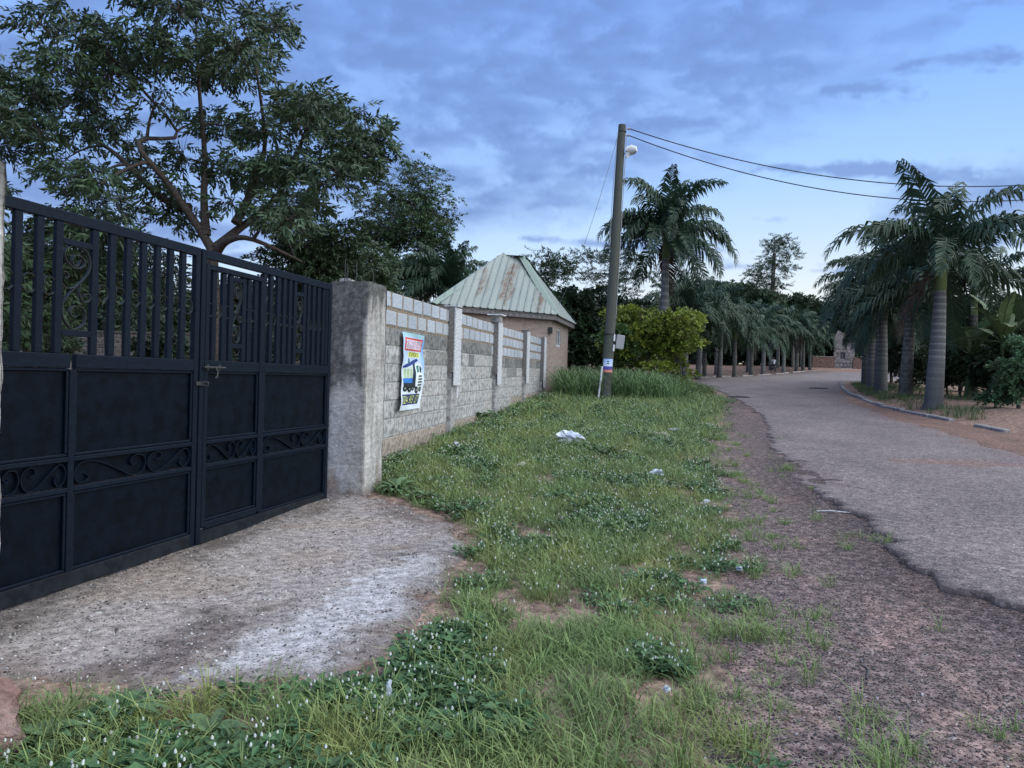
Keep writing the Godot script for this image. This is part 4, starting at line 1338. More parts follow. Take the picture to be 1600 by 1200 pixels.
# ------------------------------------------------------------------ pole and cables
func pole() -> void:
	var base := P(3.48, 28.7)
	var root := thing("utility_pole", "tall weathered wooden utility pole leaning a little, on the grass verge", "utility pole", base)
	var top := Vector3(0.37, 10.32, 0)
	var pb := MB.new()
	var path := []
	var rad := []
	for i in 15:
		var f := i / 14.0
		path.append(top * f + Vector3(0.02 * sin(f * 5.0), -0.3 if i == 0 else 0.0, 0))
		rad.append(lerpf(0.215, 0.14, f))
	pb.tube(path, rad, 14)
	part("pole", pb.mesh(), M.pole_wood, root)
	var along := func(f: float) -> Vector3: return top * f
	# lamp on a short bracket
	var lb := MB.new()
	var lp: Vector3 = along.call(0.895)
	lb.tube([lp + Vector3(0.1, 0.0, 0.05), lp + Vector3(0.24, 0.05, 0.10)], [0.03, 0.03], 7)
	var head := part("lamp", lb.mesh(), M.steel_grey, root)
	var hb := MB.new()
	hb.tube([lp + Vector3(0.16, 0.10, 0.09), lp + Vector3(0.20, 0.115, 0.10), lp + Vector3(0.36, 0.12, 0.15), lp + Vector3(0.50, 0.09, 0.2), lp + Vector3(0.56, 0.05, 0.22)], [0.06, 0.13, 0.19, 0.15, 0.03], 12)
	part("lamp_head", hb.mesh(), M.lamp_white, head)
	var gb := MB.new()
	gb.tube([lp + Vector3(0.20, -0.16, 0.10), lp + Vector3(0.23, -0.02, 0.11), lp + Vector3(0.30, 0.02, 0.13)], [0.05, 0.10, 0.12], 10)
	part("lamp_glass", gb.mesh(), M.white_plastic, head)
	# insulators and straps at the top
	for q in [[0.985, 0.17, 0.06], [0.965, 0.18, -0.08]]:
		var ib := MB.new()
		var ip: Vector3 = along.call(q[0])
		ib.tube([ip + Vector3(0.08, 0, q[2]), ip + Vector3(q[1], 0, q[2]), ip + Vector3(q[1] + 0.02, 0, q[2]), ip + Vector3(q[1] + 0.09, 0, q[2])], [0.018, 0.02, 0.05, 0.045], 8)
		part("insulator", ib.mesh(), M.steel_grey, root)
	for f in [0.975, 0.245]:
		var sb := MB.new()
		var sp: Vector3 = along.call(f)
		var rr := lerpf(0.235, 0.15, f) + 0.006
		sb.tube([sp - Vector3(0, 0.02, 0), sp + Vector3(0, 0.02, 0)], [rr, rr], 14)
		part("strap", sb.mesh(), M.latch_iron, root)
	# meter box standing off on the right, white fuse carriers, sticker, conduit
	bar(root, "meter_box", M.steel_grey, along.call(0.215) + Vector3(0.40, 0.02, 0.12), Vector3(0.30, 0.52, 0.18), 0.02, Basis(Vector3.BACK, -0.12))
	bar(root, "bracket", M.latch_iron, along.call(0.225) + Vector3(0.25, 0, 0.06), Vector3(0.16, 0.04, 0.04), 0.004)
	for y in [0.195, 0.232]:
		var fb := MB.new()
		var fp: Vector3 = along.call(y) + Vector3(0.17, 0, 0.18)
		fb.tube([fp - Vector3(0, 0.13, 0), fp - Vector3(0, 0.10, 0), fp + Vector3(0.01, 0.10, 0), fp + Vector3(0.01, 0.13, 0)], [0.02, 0.04, 0.035, 0.02], 8)
		part("fuse_carrier", fb.mesh(), M.white_plastic, root)
	var cb := MB.new()
	cb.tube([Vector3(-0.30, -0.2, 0.16), Vector3(-0.19, 0.9, 0.19), Vector3(-0.155, 1.32, 0.2)], [0.036, 0.036, 0.034], 8)
	part("conduit", cb.mesh(), M.white_plastic, root)
	var wb := MB.new()
	var wp := []
	for i in 12:
		var f := 0.30 + i * 0.06
		wp.append(along.call(f) + Vector3(lerpf(0.215, 0.155, f), 0, 0.1))
	wb.tube(wp, PackedFloat32Array([0.014, 0.014, 0.014, 0.014, 0.014, 0.014, 0.014, 0.014, 0.014, 0.014, 0.014, 0.014]), 5)
	part("down_cable", wb.mesh(), M.steel_grey, root)
	var w2 := MB.new()
	wp = []
	for i in 8:
		var f := 0.55 + i * 0.06
		wp.append(along.call(f) + Vector3(-lerpf(0.20, 0.15, f) - 0.02 - 0.04 * sin(i * 0.45), 0, 0.08))
	w2.tube(wp, [0.012, 0.012, 0.012, 0.012, 0.012, 0.012, 0.012, 0.012], 5)
	part("down_cable", w2.mesh(), M.steel_grey, root)
	# sticker wrapped on the front of the pole
	var im := Image.create(64, 96, false, Image.FORMAT_RGB8)
	im.fill(Color(0.80, 0.86, 0.95))
	for y in 96:
		for x in 64:
			var c := Color(0.66, 0.78, 0.95).lerp(Color(0.82, 0.88, 0.96), y / 48.0)
			if y > 52: c = Color(0.16, 0.26, 0.62)
			if y > 76: c = Color(0.82, 0.52, 0.48)
			if Vector2((x - 30) / 7.0, (y - 18) / 5.0).length() < 1.0 or Vector2((x - 30) / 9.0, (y - 33) / 4.0).length() < 1.0: c = Color(0.12, 0.16, 0.28)
			if y > 60 and y < 70 and int(x / 5.0) % 3 != 0: c = Color(0.45, 0.35, 0.55)
			im.set_pixel(x, y, c)
	var m := mat("sticker_print", Color.WHITE, 0.5, 0.4)
	m.albedo_texture = ImageTexture.create_from_image(im)
	var st := MB.new()
	var cy: Vector3 = along.call(0.131)
	for i in 8:
		var g0 := deg_to_rad(42.0 + i * 12.0)
		var g1 := deg_to_rad(54.0 + i * 12.0)
		var rr := 0.229
		var p := []
		for g in [g0, g1]: p.append(Vector3(-cos(g) * rr, 0, sin(g) * rr))
		var lo := Vector3(0, -0.25, 0)
		var hi := Vector3(0.015, 0.25, 0)
		var u0 := i / 8.0
		var u1 := (i + 1) / 8.0
		var a: Vector3 = cy + p[0] + hi
		var b: Vector3 = cy + p[1] + hi
		var c: Vector3 = cy + p[1] + lo
		var d: Vector3 = cy + p[0] + lo
		st.tri(a, b, c); st.u.append_array([Vector2(u0, 0), Vector2(u1, 0), Vector2(u1, 1)])
		st.tri(a, c, d); st.u.append_array([Vector2(u0, 0), Vector2(u1, 1), Vector2(u0, 1)])
	part("sticker", st.mesh(), m, root)
	# cables
	var p0 := base + top
	for q in [["upper of the two black power cables strung from the pole to the right", 0.985, 0.26, 0.06, 1.62, 10.75], ["lower, more sagging black power cable strung from the pole to the right", 0.965, 0.27, -0.08, 1.86, 10.35]]:
		var a: Vector3 = base + top * q[1] + Vector3(q[2], 0, q[3])
		var z := Vector3(26.5, q[5], -29.2)
		var pp := []
		var rr := []
		for i in 41:
			var f := i / 40.0
			pp.append(a.lerp(z, f) - Vector3.UP * (q[4] * 4.0 * f * (1.0 - f)))
			rr.append(0.019)
		var b := MB.new()
		b.tube(pp, rr, 6)
		tag(part("power_cable", b.mesh(), M.cable), q[0], "cable", "power cables from the pole")
	var gy := []
	var gr := []
	var ga := base + top * 0.955 + Vector3(-0.17, 0, 0)
	var gz := Vector3(1.9, 4.75, -33.2)
	for i in 25:
		var f := i / 24.0
		gy.append(ga.lerp(gz, f) - Vector3.UP * (0.55 * 4.0 * f * (1.0 - f)))
		gr.append(0.008)
	var b3 := MB.new()
	b3.tube(gy, gr, 5)
	tag(part("service_wire", b3.mesh(), M.steel_grey), "thin grey service wire from the pole down towards the gatehouse roof", "wire")


# ------------------------------------------------------------------ palms
var fronds := []
var trunks := []


func frond_mesh(elev: float, length: float, droop: float, seed_: int, per_side := 50, leaf_len := 0.80) -> ArrayMesh:
	var rr := RandomNumberGenerator.new()
	rr.seed = seed_
	var b := MB.new()
	var path := []
	var rad := []
	var cols := []
	var n := 14
	var p := Vector3.ZERO
	var ang := elev
	var side_bend := rr.randf_range(-0.25, 0.25)
	for i in n + 1:
		var f := float(i) / n
		path.append(p)
		rad.append(lerpf(0.035, 0.006, f))
		cols.append(Color(1.5, 1.7, 1.1).lerp(Color(1.0, 1.1, 0.8), f))
		var a := elev - droop * pow(f, 1.5)
		p += Vector3(cos(a) * cos(side_bend * f), sin(a), cos(a) * sin(side_bend * f)) * (length / n)
	b.tube(path, rad, 5, cols, false)
	for side in [-1.0, 1.0]:
		for k in per_side:
			var f := 0.10 + 0.895 * (k + rr.randf_range(-0.3, 0.3)) / per_side
			var gi := clampf(f * n, 0.0, n - 0.001)
			var i0 := int(gi)
			var o: Vector3 = path[i0].lerp(path[i0 + 1], gi - i0)
			var t: Vector3 = (path[i0 + 1] - path[i0]).normalized()
			var flat := t.cross(Vector3.UP)
			flat = flat.normalized() if flat.length() > 0.2 else Vector3.BACK
			var upn := flat.cross(t).normalized()
			var l := leaf_len * (0.35 + 0.85 * sin(PI * pow(clampf(f, 0.0, 1.0), 0.75))) * rr.randf_range(0.85, 1.1)
			if f > 0.93: l *= 0.8
			var plane := rr.randf_range(-0.25, 0.85)
			var d = (flat * side * cos(plane) + upn * sin(plane) + t * lerpf(0.35, 1.1, f)).normalized()
			var g := Vector3.DOWN
			var m = o + d * l * 0.48 + g * l * 0.06
			var e = m + (d * 0.55 + g * rr.randf_range(0.5, 1.3)).normalized() * l * 0.55
			var wv = t * (0.047 * (1.0 if f < 0.8 else 0.7))
			b.col = Color(1, 1, 1) * rr.randf_range(0.75, 1.3)
			b.tri(o - wv * 0.5, o + wv * 0.5, m + wv)
			b.tri(o - wv * 0.5, m + wv, m - wv)
			b.tri(m - wv, m + wv, e)
	return b.mesh()


func palm_parts() -> void:
	var k := 0
	for q in [[82.0, 3.1, 0.9], [70.0, 3.5, 1.5], [56.0, 3.7, 1.9], [42.0, 3.8, 2.0], [28.0, 3.8, 2.0], [12.0, 3.7, 1.75], [-8.0, 3.5, 1.35], [-35.0, 3.2, 0.85], [-58.0, 2.7, 0.5]]:
		var two := []
		for j in 2:
			two.append(frond_mesh(deg_to_rad(q[0] + j * 7.0 - 3.0), q[1], q[2] * (1.0 + 0.12 * j), 900 + k))
			k += 1
		fronds.append(two)
	for q in [[3.75, 0.285, 0.175, 1], [5.9, 0.235, 0.15, 2], [3.5, 0.215, 0.14, 3]]:
		var path := []
		var rad := []
		var col := []
		var hgt: float = q[0]
		var rr := RandomNumberGenerator.new()
		rr.seed = q[3]
		var n := 90
		for i in n + 1:
			var f := float(i) / n
			path.append(Vector3(0.06 * sin(f * 2.0), f * hgt - (0.35 if i == 0 else 0.0), 0))
			var r := lerpf(q[1], q[2], pow(f, 0.8)) * (1.0 + 0.06 * sin(PI * f))
			if f < 0.06: r *= 1.0 + (0.06 - f) * 4.0
			rad.append(r * (1.0 + rr.randf_range(-0.012, 0.012)))
			var c := Color(0.175, 0.178, 0.175) * rr.randf_range(0.75, 1.15)
			if f > 0.40 and i % 5 == 0: c = Color(0.29, 0.29, 0.295)
			if f > 0.30 and i % 5 == 2: c = Color(0.15, 0.15, 0.148)
			c = c.lerp(Color(0.10, 0.105, 0.11), 0.65 * smoothstep(0.24, 0.08, f + rr.randf_range(-0.03, 0.03)))
			col.append(Color(c.r, c.g, c.b))
		var b := MB.new()
		b.tube(path, rad, 16, col)
		trunks.append(b.mesh())


func palm(x: float, d: float, label: String, group: String, size := 1.0, kind := 0, count := 17, lean := 0.0) -> void:
	var root := thing("royal_palm", label, "palm tree", P(x, d, -0.02), Basis(Vector3.UP, R.randf() * TAU) * Basis(Vector3.RIGHT, lean).scaled(Vector3.ONE * size), group)
	part("trunk", trunks[kind], [M.palm_trunk, M.palm_trunk_dark, M.palm_trunk_warm][R.randi() % 3], root)
	var h: float = [3.75, 5.9, 3.5][kind]
	var sb := MB.new()
	var g0 := Color(0.16, 0.21, 0.085)
	sb.tube([Vector3(0.055, h - 0.02, 0), Vector3(0.055, h + 0.25, 0), Vector3(0.055, h + 0.9, 0), Vector3(0.055, h + 1.25, 0)], [0.172, 0.18, 0.135, 0.07], 12, [g0 * 0.8, g0, g0, g0 * 0.7])
	part("crownshaft", sb.mesh(), M.palm_trunk, root)
	var mix := [0, 0, 1, 1, 2, 2, 3, 3, 4, 4, 5, 5, 4, 6, 3, 6, 2, 5, 7, 8, 3, 4, 6, 5]
	var yaw := R.randf() * TAU
	for i in count:
		var level: int = mix[i % mix.size()]
		yaw += 2.4 + R.randf_range(-0.3, 0.3)
		var y := h + 1.18 - level * 0.035
		var s := R.randf_range(0.88, 1.1)
		part("frond", fronds[level][R.randi() % 2], M.palm_dead if level == 8 and R.randf() < 0.6 else M.palm_leaf, root, Transform3D(Basis(Vector3.UP, yaw) * Basis(Vector3.RIGHT, R.randf_range(-0.25, 0.25)).scaled(Vector3.ONE * s), Vector3(0.055, y, 0)))


func palms() -> void:
	palm_parts()
	var ord := ["nearest", "second", "third", "fourth", "fifth", "sixth", "seventh", "eighth"]
	var k := 0
	for q in [[15.35, 28.0, 1.15], [18.4, 36.0, 1.08], [19.2, 40.0, 1.12], [20.3, 42.5, 1.06], [21.8, 46.5, 1.12], [23.9, 52.0, 1.1], [26.2, 55.5, 0.98], [20.6, 34.5, 1.0]]:
		var lab: String = "nearest royal palm on the right, thick ringed grey trunk behind the kerb" if k == 0 else "royal palm in the right-hand group, set back behind the nearest one" if k == 7 else "%s royal palm along the right kerb, counted from the near end" % ord[k]
		palm(q[0], q[1], lab, "royal palms on the right of the road", q[2], 0, 20 if k else 22, R.randf_range(-0.025, 0.025))
		k += 1
	palm(8.75, 45.0, "large royal palm towering behind the yellow-green bush left of the road", "", 1.28, 1, 40)
	# avenue on the left of the far bend
	k = 0
	var nth := ["first", "second", "third", "fourth", "fifth", "sixth", "seventh", "eighth", "ninth", "tenth"]
	for q in [[1074, 56.5], [1094, 59.5], [1127, 66.0], [1150, 72.0], [1176, 78.0], [1194, 82.5], [1226, 88.0], [1246, 92.0], [1256, 95.0], [1267, 97.5]]:
		var d: float = q[1]
		palm((q[0] - 800.0) / 1202.0 * d - 0.2, d, "%s royal palm of the kerbside row at the far bend, from the left" % nth[k], "kerbside row of palms at the far bend", R.randf_range(0.95, 1.15), 2, 20, R.randf_range(-0.03, 0.03))
		k += 1
	k = 0
	for q in [[1060, 63.0], [1100, 72.0], [1119, 78.0], [1168, 88.0], [1203, 96.0], [1214, 101.0], [1238, 105.0], [1250, 108.0]]:
		var d: float = q[1]
		palm((q[0] - 800.0) / 1202.0 * d, d, "%s royal palm of the back row at the far bend, from the left" % nth[k], "back row of palms at the far bend", R.randf_range(0.98, 1.2), 2, 18, R.randf_range(-0.03, 0.03))
		k += 1


# ------------------------------------------------------------------ broad-leaved trees and shrubs
func spray(n: int, L: float, Wd: float, ln: float, droop: float, seed_: int) -> ArrayMesh:
	var rr := RandomNumberGenerator.new()
	rr.seed = seed_
	var b := MB.new()
	for i in n:
		var t := (i + 0.5) / n
		var o := Vector3(ln * t, 0.04 * sin(t * 5.0) - droop * 0.12 * t * t, rr.randf_range(-0.02, 0.02))
		var a := i * 2.4 + rr.randf_range(-0.4, 0.4)
		var d := Vector3(0.55 + 0.5 * t, sin(a) * 0.75, cos(a) * 0.95).normalized()
		d = (d + Vector3.DOWN * droop * rr.randf_range(0.4, 1.2)).normalized()
		var l := L * rr.randf_range(0.7, 1.15)
		var s := d.cross(Vector3.UP)
		s = (s.normalized() if s.length() > 0.1 else Vector3.RIGHT).rotated(d, rr.randf_range(-0.9, 0.9))
		var nn := s.cross(d).normalized()
		b.col = Color(1, 1, 1) * rr.randf_range(0.7, 1.35)
		var m := o + d * l * 0.45
		var p0 := m + s * Wd * 0.5 + nn * Wd * 0.12
		var p1 := m - s * Wd * 0.5 + nn * Wd * 0.12
		var e := o + d * l + Vector3.DOWN * l * 0.10 * droop
		b.tri(o, p0, e)
		b.tri(o, e, p1)
	return b.mesh()


# clumps: [local centre, radius] pairs; limbs grow from the fork to each of them
func tree(called: String, label: String, category: String, group: String, base: Vector3, fork: Vector3, r0: float, clumps: Array, per: float, sp: Array, leaf: Material, bark: Material, tint := Color.WHITE, sc := 1.0, twig := true, leaders := []) -> Node3D:
	var root := thing(called, label, category, base, Basis.IDENTITY, group)
	var wood := MB.new()
	var nodes := []
	var trunk := [Vector3(0, -0.3, 0)]
	var rad := [r0 * 1.25]
	for i in range(1, 6):
		var f := i / 5.0
		trunk.append(fork * f + Vector3(sin(f * 4.0) * r0 * 0.3, 0, cos(f * 5.0) * r0 * 0.3 - r0 * 0.3))
		rad.append(lerpf(r0, r0 * 0.72, f))
		if f > 0.5: nodes.append([trunk[-1], rad[-1]])
	wood.tube(trunk, rad, 9)
	for ld in leaders:
		var lp := curve(ld, 4)
		var lr := []
		for i in lp.size():
			var f := float(i) / (lp.size() - 1)
			lr.append(lerpf(r0 * 0.66, 0.03, pow(f, 0.7)))
			nodes.append([lp[i], lr[-1]])
		wood.tube(lp, lr, 8)
	clumps.sort_custom(func(p, q): return p[0].distance_squared_to(fork) < q[0].distance_squared_to(fork))
	var xfs := []
	var cols := []
	for cl in clumps:
		var c: Vector3 = cl[0]
		var r: float = cl[1]
		var best := 0
		var bd := 1e9
		for i in nodes.size():
			var q: Vector3 = nodes[i][0]
			var dd := q.distance_to(c) + maxf(0.0, q.distance_to(fork) - c.distance_to(fork)) * 2.0 + maxf(0.0, q.y - c.y) * 0.5
			if dd < bd:
				bd = dd
				best = i
		var s: Vector3 = nodes[best][0]
		var rs: float = minf(nodes[best][1] * 0.8, 0.025 + 0.028 * s.distance_to(c))
		var ctrl := s.lerp(c, 0.5) + Vector3(R.randf_range(-0.1, 0.1), 0.16, R.randf_range(-0.1, 0.1)) * s.distance_to(c)
		var pp := []
		var pr := []
		for i in 6:
			var f := i / 5.0
			pp.append(s.lerp(ctrl, f).lerp(ctrl.lerp(c, f), f))
			pr.append(lerpf(rs, maxf(0.012 * sc, rs * 0.35), f))
			if i > 1: nodes.append([pp[-1], pr[-1]])
		wood.tube(pp, pr, 6, [], false)
		if twig:
			for k in 8:
				var e := c + Vector3(R.randfn(), R.randfn() * 0.8, R.randfn()).normalized() * r * 0.9
				wood.tube([c.lerp(pp[4], R.randf() * 0.8), c.lerp(e, 0.55) + Vector3.UP * 0.05, e], [0.012 * sc, 0.008 * sc, 0.004 * sc], 4, [], false)
		var n := int(per * r * r)
		var own := R.randf_range(0.72, 1.3)
		for k in n:
			var dir := Vector3(R.randfn(), R.randfn(), R.randfn()).normalized()
			var q := dir * r * pow(R.randf(), 0.42)
			q.y *= 0.78
			var out := Basis(Vector3.UP, atan2(-dir.z, dir.x) + R.randf_range(-0.7, 0.7)) * Basis(Vector3.BACK, R.randf_range(-0.4, 0.7)) * Basis(Vector3.RIGHT, R.randf_range(-0.6, 0.6))
			xfs.append(Transform3D(out.scaled(Vector3.ONE * sc * R.randf_range(0.75, 1.25)), c + q))
			var f := own * R.randf_range(0.7, 1.3)
			cols.append(Color(tint.r * f, tint.g * f * R.randf_range(0.94, 1.06), tint.b * f))
	part("trunk", wood.mesh(), bark, root)
	# two leaf shapes, dealt out alternately
	var xa := []
	var xb := []
	var ca := []
	var cb := []
	for i in xfs.size():
		if i % 2 == 0: xa.append(xfs[i]); ca.append(cols[i])
		else: xb.append(xfs[i]); cb.append(cols[i])
	copies("crown", sp[0], leaf, xa, ca, root)
	copies("crown", sp[1 % sp.size()], leaf, xb, cb, root)
	return root


func clumps_in(w: float, h: float, dp: float, cy: float, n: int, r0: float, r1: float) -> Array:
	var o := []
	for i in n:
		var dir := Vector3(R.randfn(), R.randfn(), R.randfn()).normalized()
		var q := dir * pow(R.randf(), 0.4)
		o.append([Vector3(q.x * w / 2, cy + q.y * h / 2, q.z * dp / 2), R.randf_range(r0, r1)])
	return o


var sp_long := []
var sp_small := []
var sp_round := []
var sp_fine := []


func auto_tree(label: String, px: float, d: float, y_top: float, y_low: float, wpx: float, n: int, r: float, per: float, sp: Array, leaf: String, tint := Color.WHITE, sc := 1.0, called := "tree", category := "tree", group := "", bark := "bark") -> void:
	# px: where it stands, across; y_top and y_low: the crown's height above the ground in metres
	var x := (px - 800.0) / 1202.0 * d
	var w := wpx / 1202.0 * d
	var base := P(x, d)
	tree(called, label, category, group, base, Vector3(0, maxf(0.3, lerpf(y_low, y_top, 0.12)), 0), 0.03 * (y_top - 0.0) * 0.55 + 0.03, clumps_in(w - r, maxf(0.2, y_top - y_low - r), minf(w, (y_top - y_low) * 1.3) - r, (y_top + y_low) / 2, n, r * 0.7, r * 1.2), per, sp, M[leaf], M[bark], tint, sc, d < 45.0)


func trees() -> void:
	sp_long = [spray(10, 0.215, 0.066, 0.34, 0.85, 41), spray(9, 0.23, 0.07, 0.30, 1.15, 42)]
	sp_small = [spray(16, 0.13, 0.06, 0.42, 0.35, 43), spray(14, 0.14, 0.065, 0.38, 0.5, 44)]
	sp_round = [spray(14, 0.12, 0.085, 0.26, 0.25, 45), spray(12, 0.13, 0.09, 0.24, 0.15, 46)]
	sp_fine = [spray(20, 0.11, 0.05, 0.55, 0.2, 47), spray(20, 0.12, 0.05, 0.5, 0.1, 48)]
	# the big tree behind the gate: where its leafy boughs are, in sixtieths of a metre left/right of the trunk and above the fork
	var list := [[225, 25], [290, 10], [350, 18], [320, -5], [295, 45], [270, 35], [330, 90], [290, 95], [250, 100], [395, 42], [255, 65], [320, 62], [375, 85], [215, 88], [105, 48], [150, 62], [110, 92], [168, 102], [200, 118], [72, 122], [22, 160], [62, 170], [102, 165], [22, 205], [60, 215], [112, 205], [150, 160],
		[200, 160], [250, 140], [300, 128], [350, 130], [395, 120], [262, 188], [322, 190], [372, 175], [440, 128], [478, 150], [450, 182], [508, 180], [548, 192], [572, 208], [530, 228], [480, 222], [432, 230], [402, 208], [500, 268], [455, 270], [540, 248], [432, 302], [482, 312], [522, 300],
		[390, 268], [345, 238], [160, 218], [190, 250], [130, 252], [172, 288], [88, 262], [250, 332], [236, 298], [398, 342], [350, 318], [440, 345], [465, 350], [205, 320], [140, 300], [270, 250], [330, 268], [300, -40], [230, -30], [360, -30], [280, -90], [330, -80], [-30, 180], [-40, 230], [-20, 120]]
	var cl := []
	for q in list:
		var dx: float = (q[0] - 318) / 60.0
		var dy: float = (385 - q[1]) / 60.0
		var depth := sqrt(maxf(0.1, 1.0 - pow(dx / 5.2, 2.0))) * 2.8
		cl.append([Vector3(dx, 4.35 + dy, R.randf_range(-depth, depth)), R.randf_range(0.44, 0.80)])
		if R.randf() < 0.22:
			cl.append([cl[-1][0] + Vector3(R.randf_range(-0.5, 0.5), R.randf_range(-0.4, 0.4), R.randf_range(-1.4, 1.4)), R.randf_range(0.4, 0.65)])
	var lead := []
	for ld in [[[318, 385], [290, 340], [262, 290], [235, 240], [215, 170], [190, 110]], [[306, 360], [300, 300], [297, 230], [300, 150], [296, 60]], [[320, 380], [352, 345], [395, 312], [425, 268], [470, 222], [510, 200]], [[322, 388], [352, 372], [395, 372], [440, 388]], [[278, 318], [225, 298], [170, 242], [110, 208]], [[352, 340], [372, 270], [380, 200], [390, 120]]]:
		var pp := []
		for q in ld: pp.append(Vector3((q[0] - 318) / 60.0 + 0.1, (385 - q[1]) / 60.0 + 4.2, R.randf_range(-0.5, 0.5) * pp.size()))
		lead.append(pp)
	tree("large_tree", "big spreading tree with drooping leaves towering behind the gate", "tree", "", P(-7.95, 20.0), Vector3(0.1, 4.2, 0), 0.21, cl, 112.0, sp_long, M.leaf_big, M.bark, Color.WHITE, 1.0, true, lead)
	# dark growth at the left edge, behind the near bars
	auto_tree("dark dense tree at the far left, its crown behind the gate's near bars", 40, 19.0, 6.3, 1.2, 310, 44, 0.72, 80, sp_long, "leaf_big", Color.WHITE, 1.0, "tree", "tree", "trees inside the compound")
	auto_tree("thin-stemmed dark tree between the far left tree and the big tree", 165, 24.0, 6.8, 1.8, 230, 26, 0.75, 62, sp_long, "leaf_dark", Color.WHITE, 1.0, "tree", "tree", "trees inside the compound")
	auto_tree("bushy dark tree just left of the mouldy gate pillar", 500, 23.0, 5.9, 1.2, 190, 44, 0.62, 110, sp_small, "leaf_dark", Color(1.15, 1.2, 1.0), 1.0, "tree", "tree", "trees inside the compound")
	auto_tree("light airy tree with open twigs above the block wall", 634, 44.0, 12.6, 3.4, 165, 60, 1.0, 34, sp_small, "leaf_light", Color(0.8, 0.9, 0.85), 1.4, "tree", "tree", "trees inside the compound", "bark_pale")
	auto_tree("lower leafy tree behind the pillar, left of the airy tree", 560, 27.0, 6.0, 1.6, 120, 32, 0.7, 80, sp_small, "leaf_light", Color(0.7, 0.8, 0.75), 1.0, "tree", "tree", "trees inside the compound")
	# behind the compound's far wall
	var k := 0
	for q in [[20, 43.0, 7.5, 190], [120, 46.0, 6.0, 160], [215, 42.0, 6.6, 170], [300, 47.0, 5.5, 150], [385, 43.0, 6.2, 160], [450, 46.0, 6.0, 120]]:
		auto_tree(["leafy tree over the far compound wall, seen through the leftmost bars", "leafy tree over the far wall behind the left gate scroll", "leafy tree over the far wall behind the left leaf's middle bars", "low leafy tree over the far wall behind the gate's meeting stiles", "leafy tree over the far wall behind the wicket door", "leafy tree over the far wall behind the gate's last bars"][k], q[0], q[1], q[2], 0.8, q[3], 24, 1.1, 46, sp_long, "leaf_light" if k % 2 else "leaf_dark", Color(0.62, 0.7, 0.55) if k % 2 else Color.WHITE, 1.7, "tree", "tree", "trees beyond the compound wall")
		k += 1
	# shrubs in front of that wall
	for q in [[60, 33.0, 2.9], [250, 34.0, 2.4], [400, 33.5, 2.6]]:
		auto_tree("dark shrub against the far compound wall, behind bars %s" % ("at the left edge" if q[0] == 60 else "of the left leaf's middle" if q[0] == 250 else "of the wicket door"), q[0], q[1], q[2], 0.5, 95, 10, 0.6, 90, sp_round, "leaf_dark", Color.WHITE, 1.3, "shrub", "shrub", "shrubs inside the compound")
	oil_palm()
	# behind and right of the gatehouse
	auto_tree("airy pale tree far behind the gatehouse roof", 855, 62.0, 10.2, 5.5, 85, 24, 1.0, 20, sp_fine, "leaf_light", Color(0.65, 0.72, 0.7), 1.5, "tree", "tree", "trees beyond the gatehouse", "bark_pale")
	flat_tree()
	for q in [[890, 47.0, 6.3, 90, "dark leafy tree right behind the gatehouse"], [935, 50.0, 6.0, 110, "dark leafy tree behind the foot of the utility pole"], [985, 58.0, 6.5, 150, "dark tree behind the trunk of the large royal palm"], [1060, 66.0, 6.6, 130, "dark tree between the large palm and the far avenue"]]:
		auto_tree(q[4], q[0], q[1], q[2], 0.3, q[3], 34, 1.0, 60, sp_round, "leaf_dark", Color(0.95, 1.05, 0.95), 1.9, "tree", "tree", "dark trees left of the road")
	# the yellow-green bush
	var box := []
	for i in 66:
		box.append([Vector3(R.randf_range(-2.05, 2.05), 0.55 + 3.35 * pow(R.randf(), 0.75), R.randf_range(-1.4, 1.4)), R.randf_range(0.32, 0.62)])
	tree("bush", "bright yellow-green clipped bush right of the utility pole", "bush", "", P((1016.0 - 800.0) / 1202.0 * 37.0, 37.0), Vector3(0, 0.6, 0), 0.12, box, 150.0, sp_round, M.leaf_lime, M.bark, Color.WHITE, 1.1)
	auto_tree("darker green bush low at the pole, left of the yellow-green bush", 962, 36.0, 3.6, 1.2, 62, 12, 0.5, 140, sp_round, "leaf_light", Color(0.9, 1.0, 0.7), 1.15, "bush", "bush", "", "bark")
	# far woods
	k = 0
	for q in [[1105, 122.0, 13.5, 100], [1150, 126.0, 14.5, 95], [1175, 121.0, 13.0, 80], [1238, 124.0, 12.6, 90], [1268, 128.0, 11.5, 80], [1300, 126.0, 10.5, 80], [1215, 118.0, 9.0, 90], [1085, 112.0, 8.0, 130], [1135, 114.0, 7.5, 120], [1185, 113.0, 7.0, 110], [1250, 116.0, 6.5, 90], [1335, 124.0, 9.5, 80]]:
		auto_tree(["tall far tree at the left end of the far woods", "far tree with a ragged top behind the avenue", "far tree just left of the tall bare-stemmed tree", "big round dark tree right of the tall bare-stemmed tree", "dark far tree second right of the tall bare-stemmed tree", "dark far tree above the stone house", "lower far tree below the tall bare-stemmed tree's crown", "dense low wood tree behind the left end of the avenue", "dense low wood tree behind the avenue's third palm", "dense low wood tree behind the avenue's middle palms", "dense low dark tree behind the right end of the avenue", "dark tree right behind the stone house"][k], q[0], q[1], q[2], 0.0 if q[2] < 10.0 else 3.0, q[3], 34, 1.9, 15, sp_round, "leaf_dark", Color(1.1, 1.15, 1.1), 3.6, "far_tree", "tree", "trees of the far woods")
		k += 1
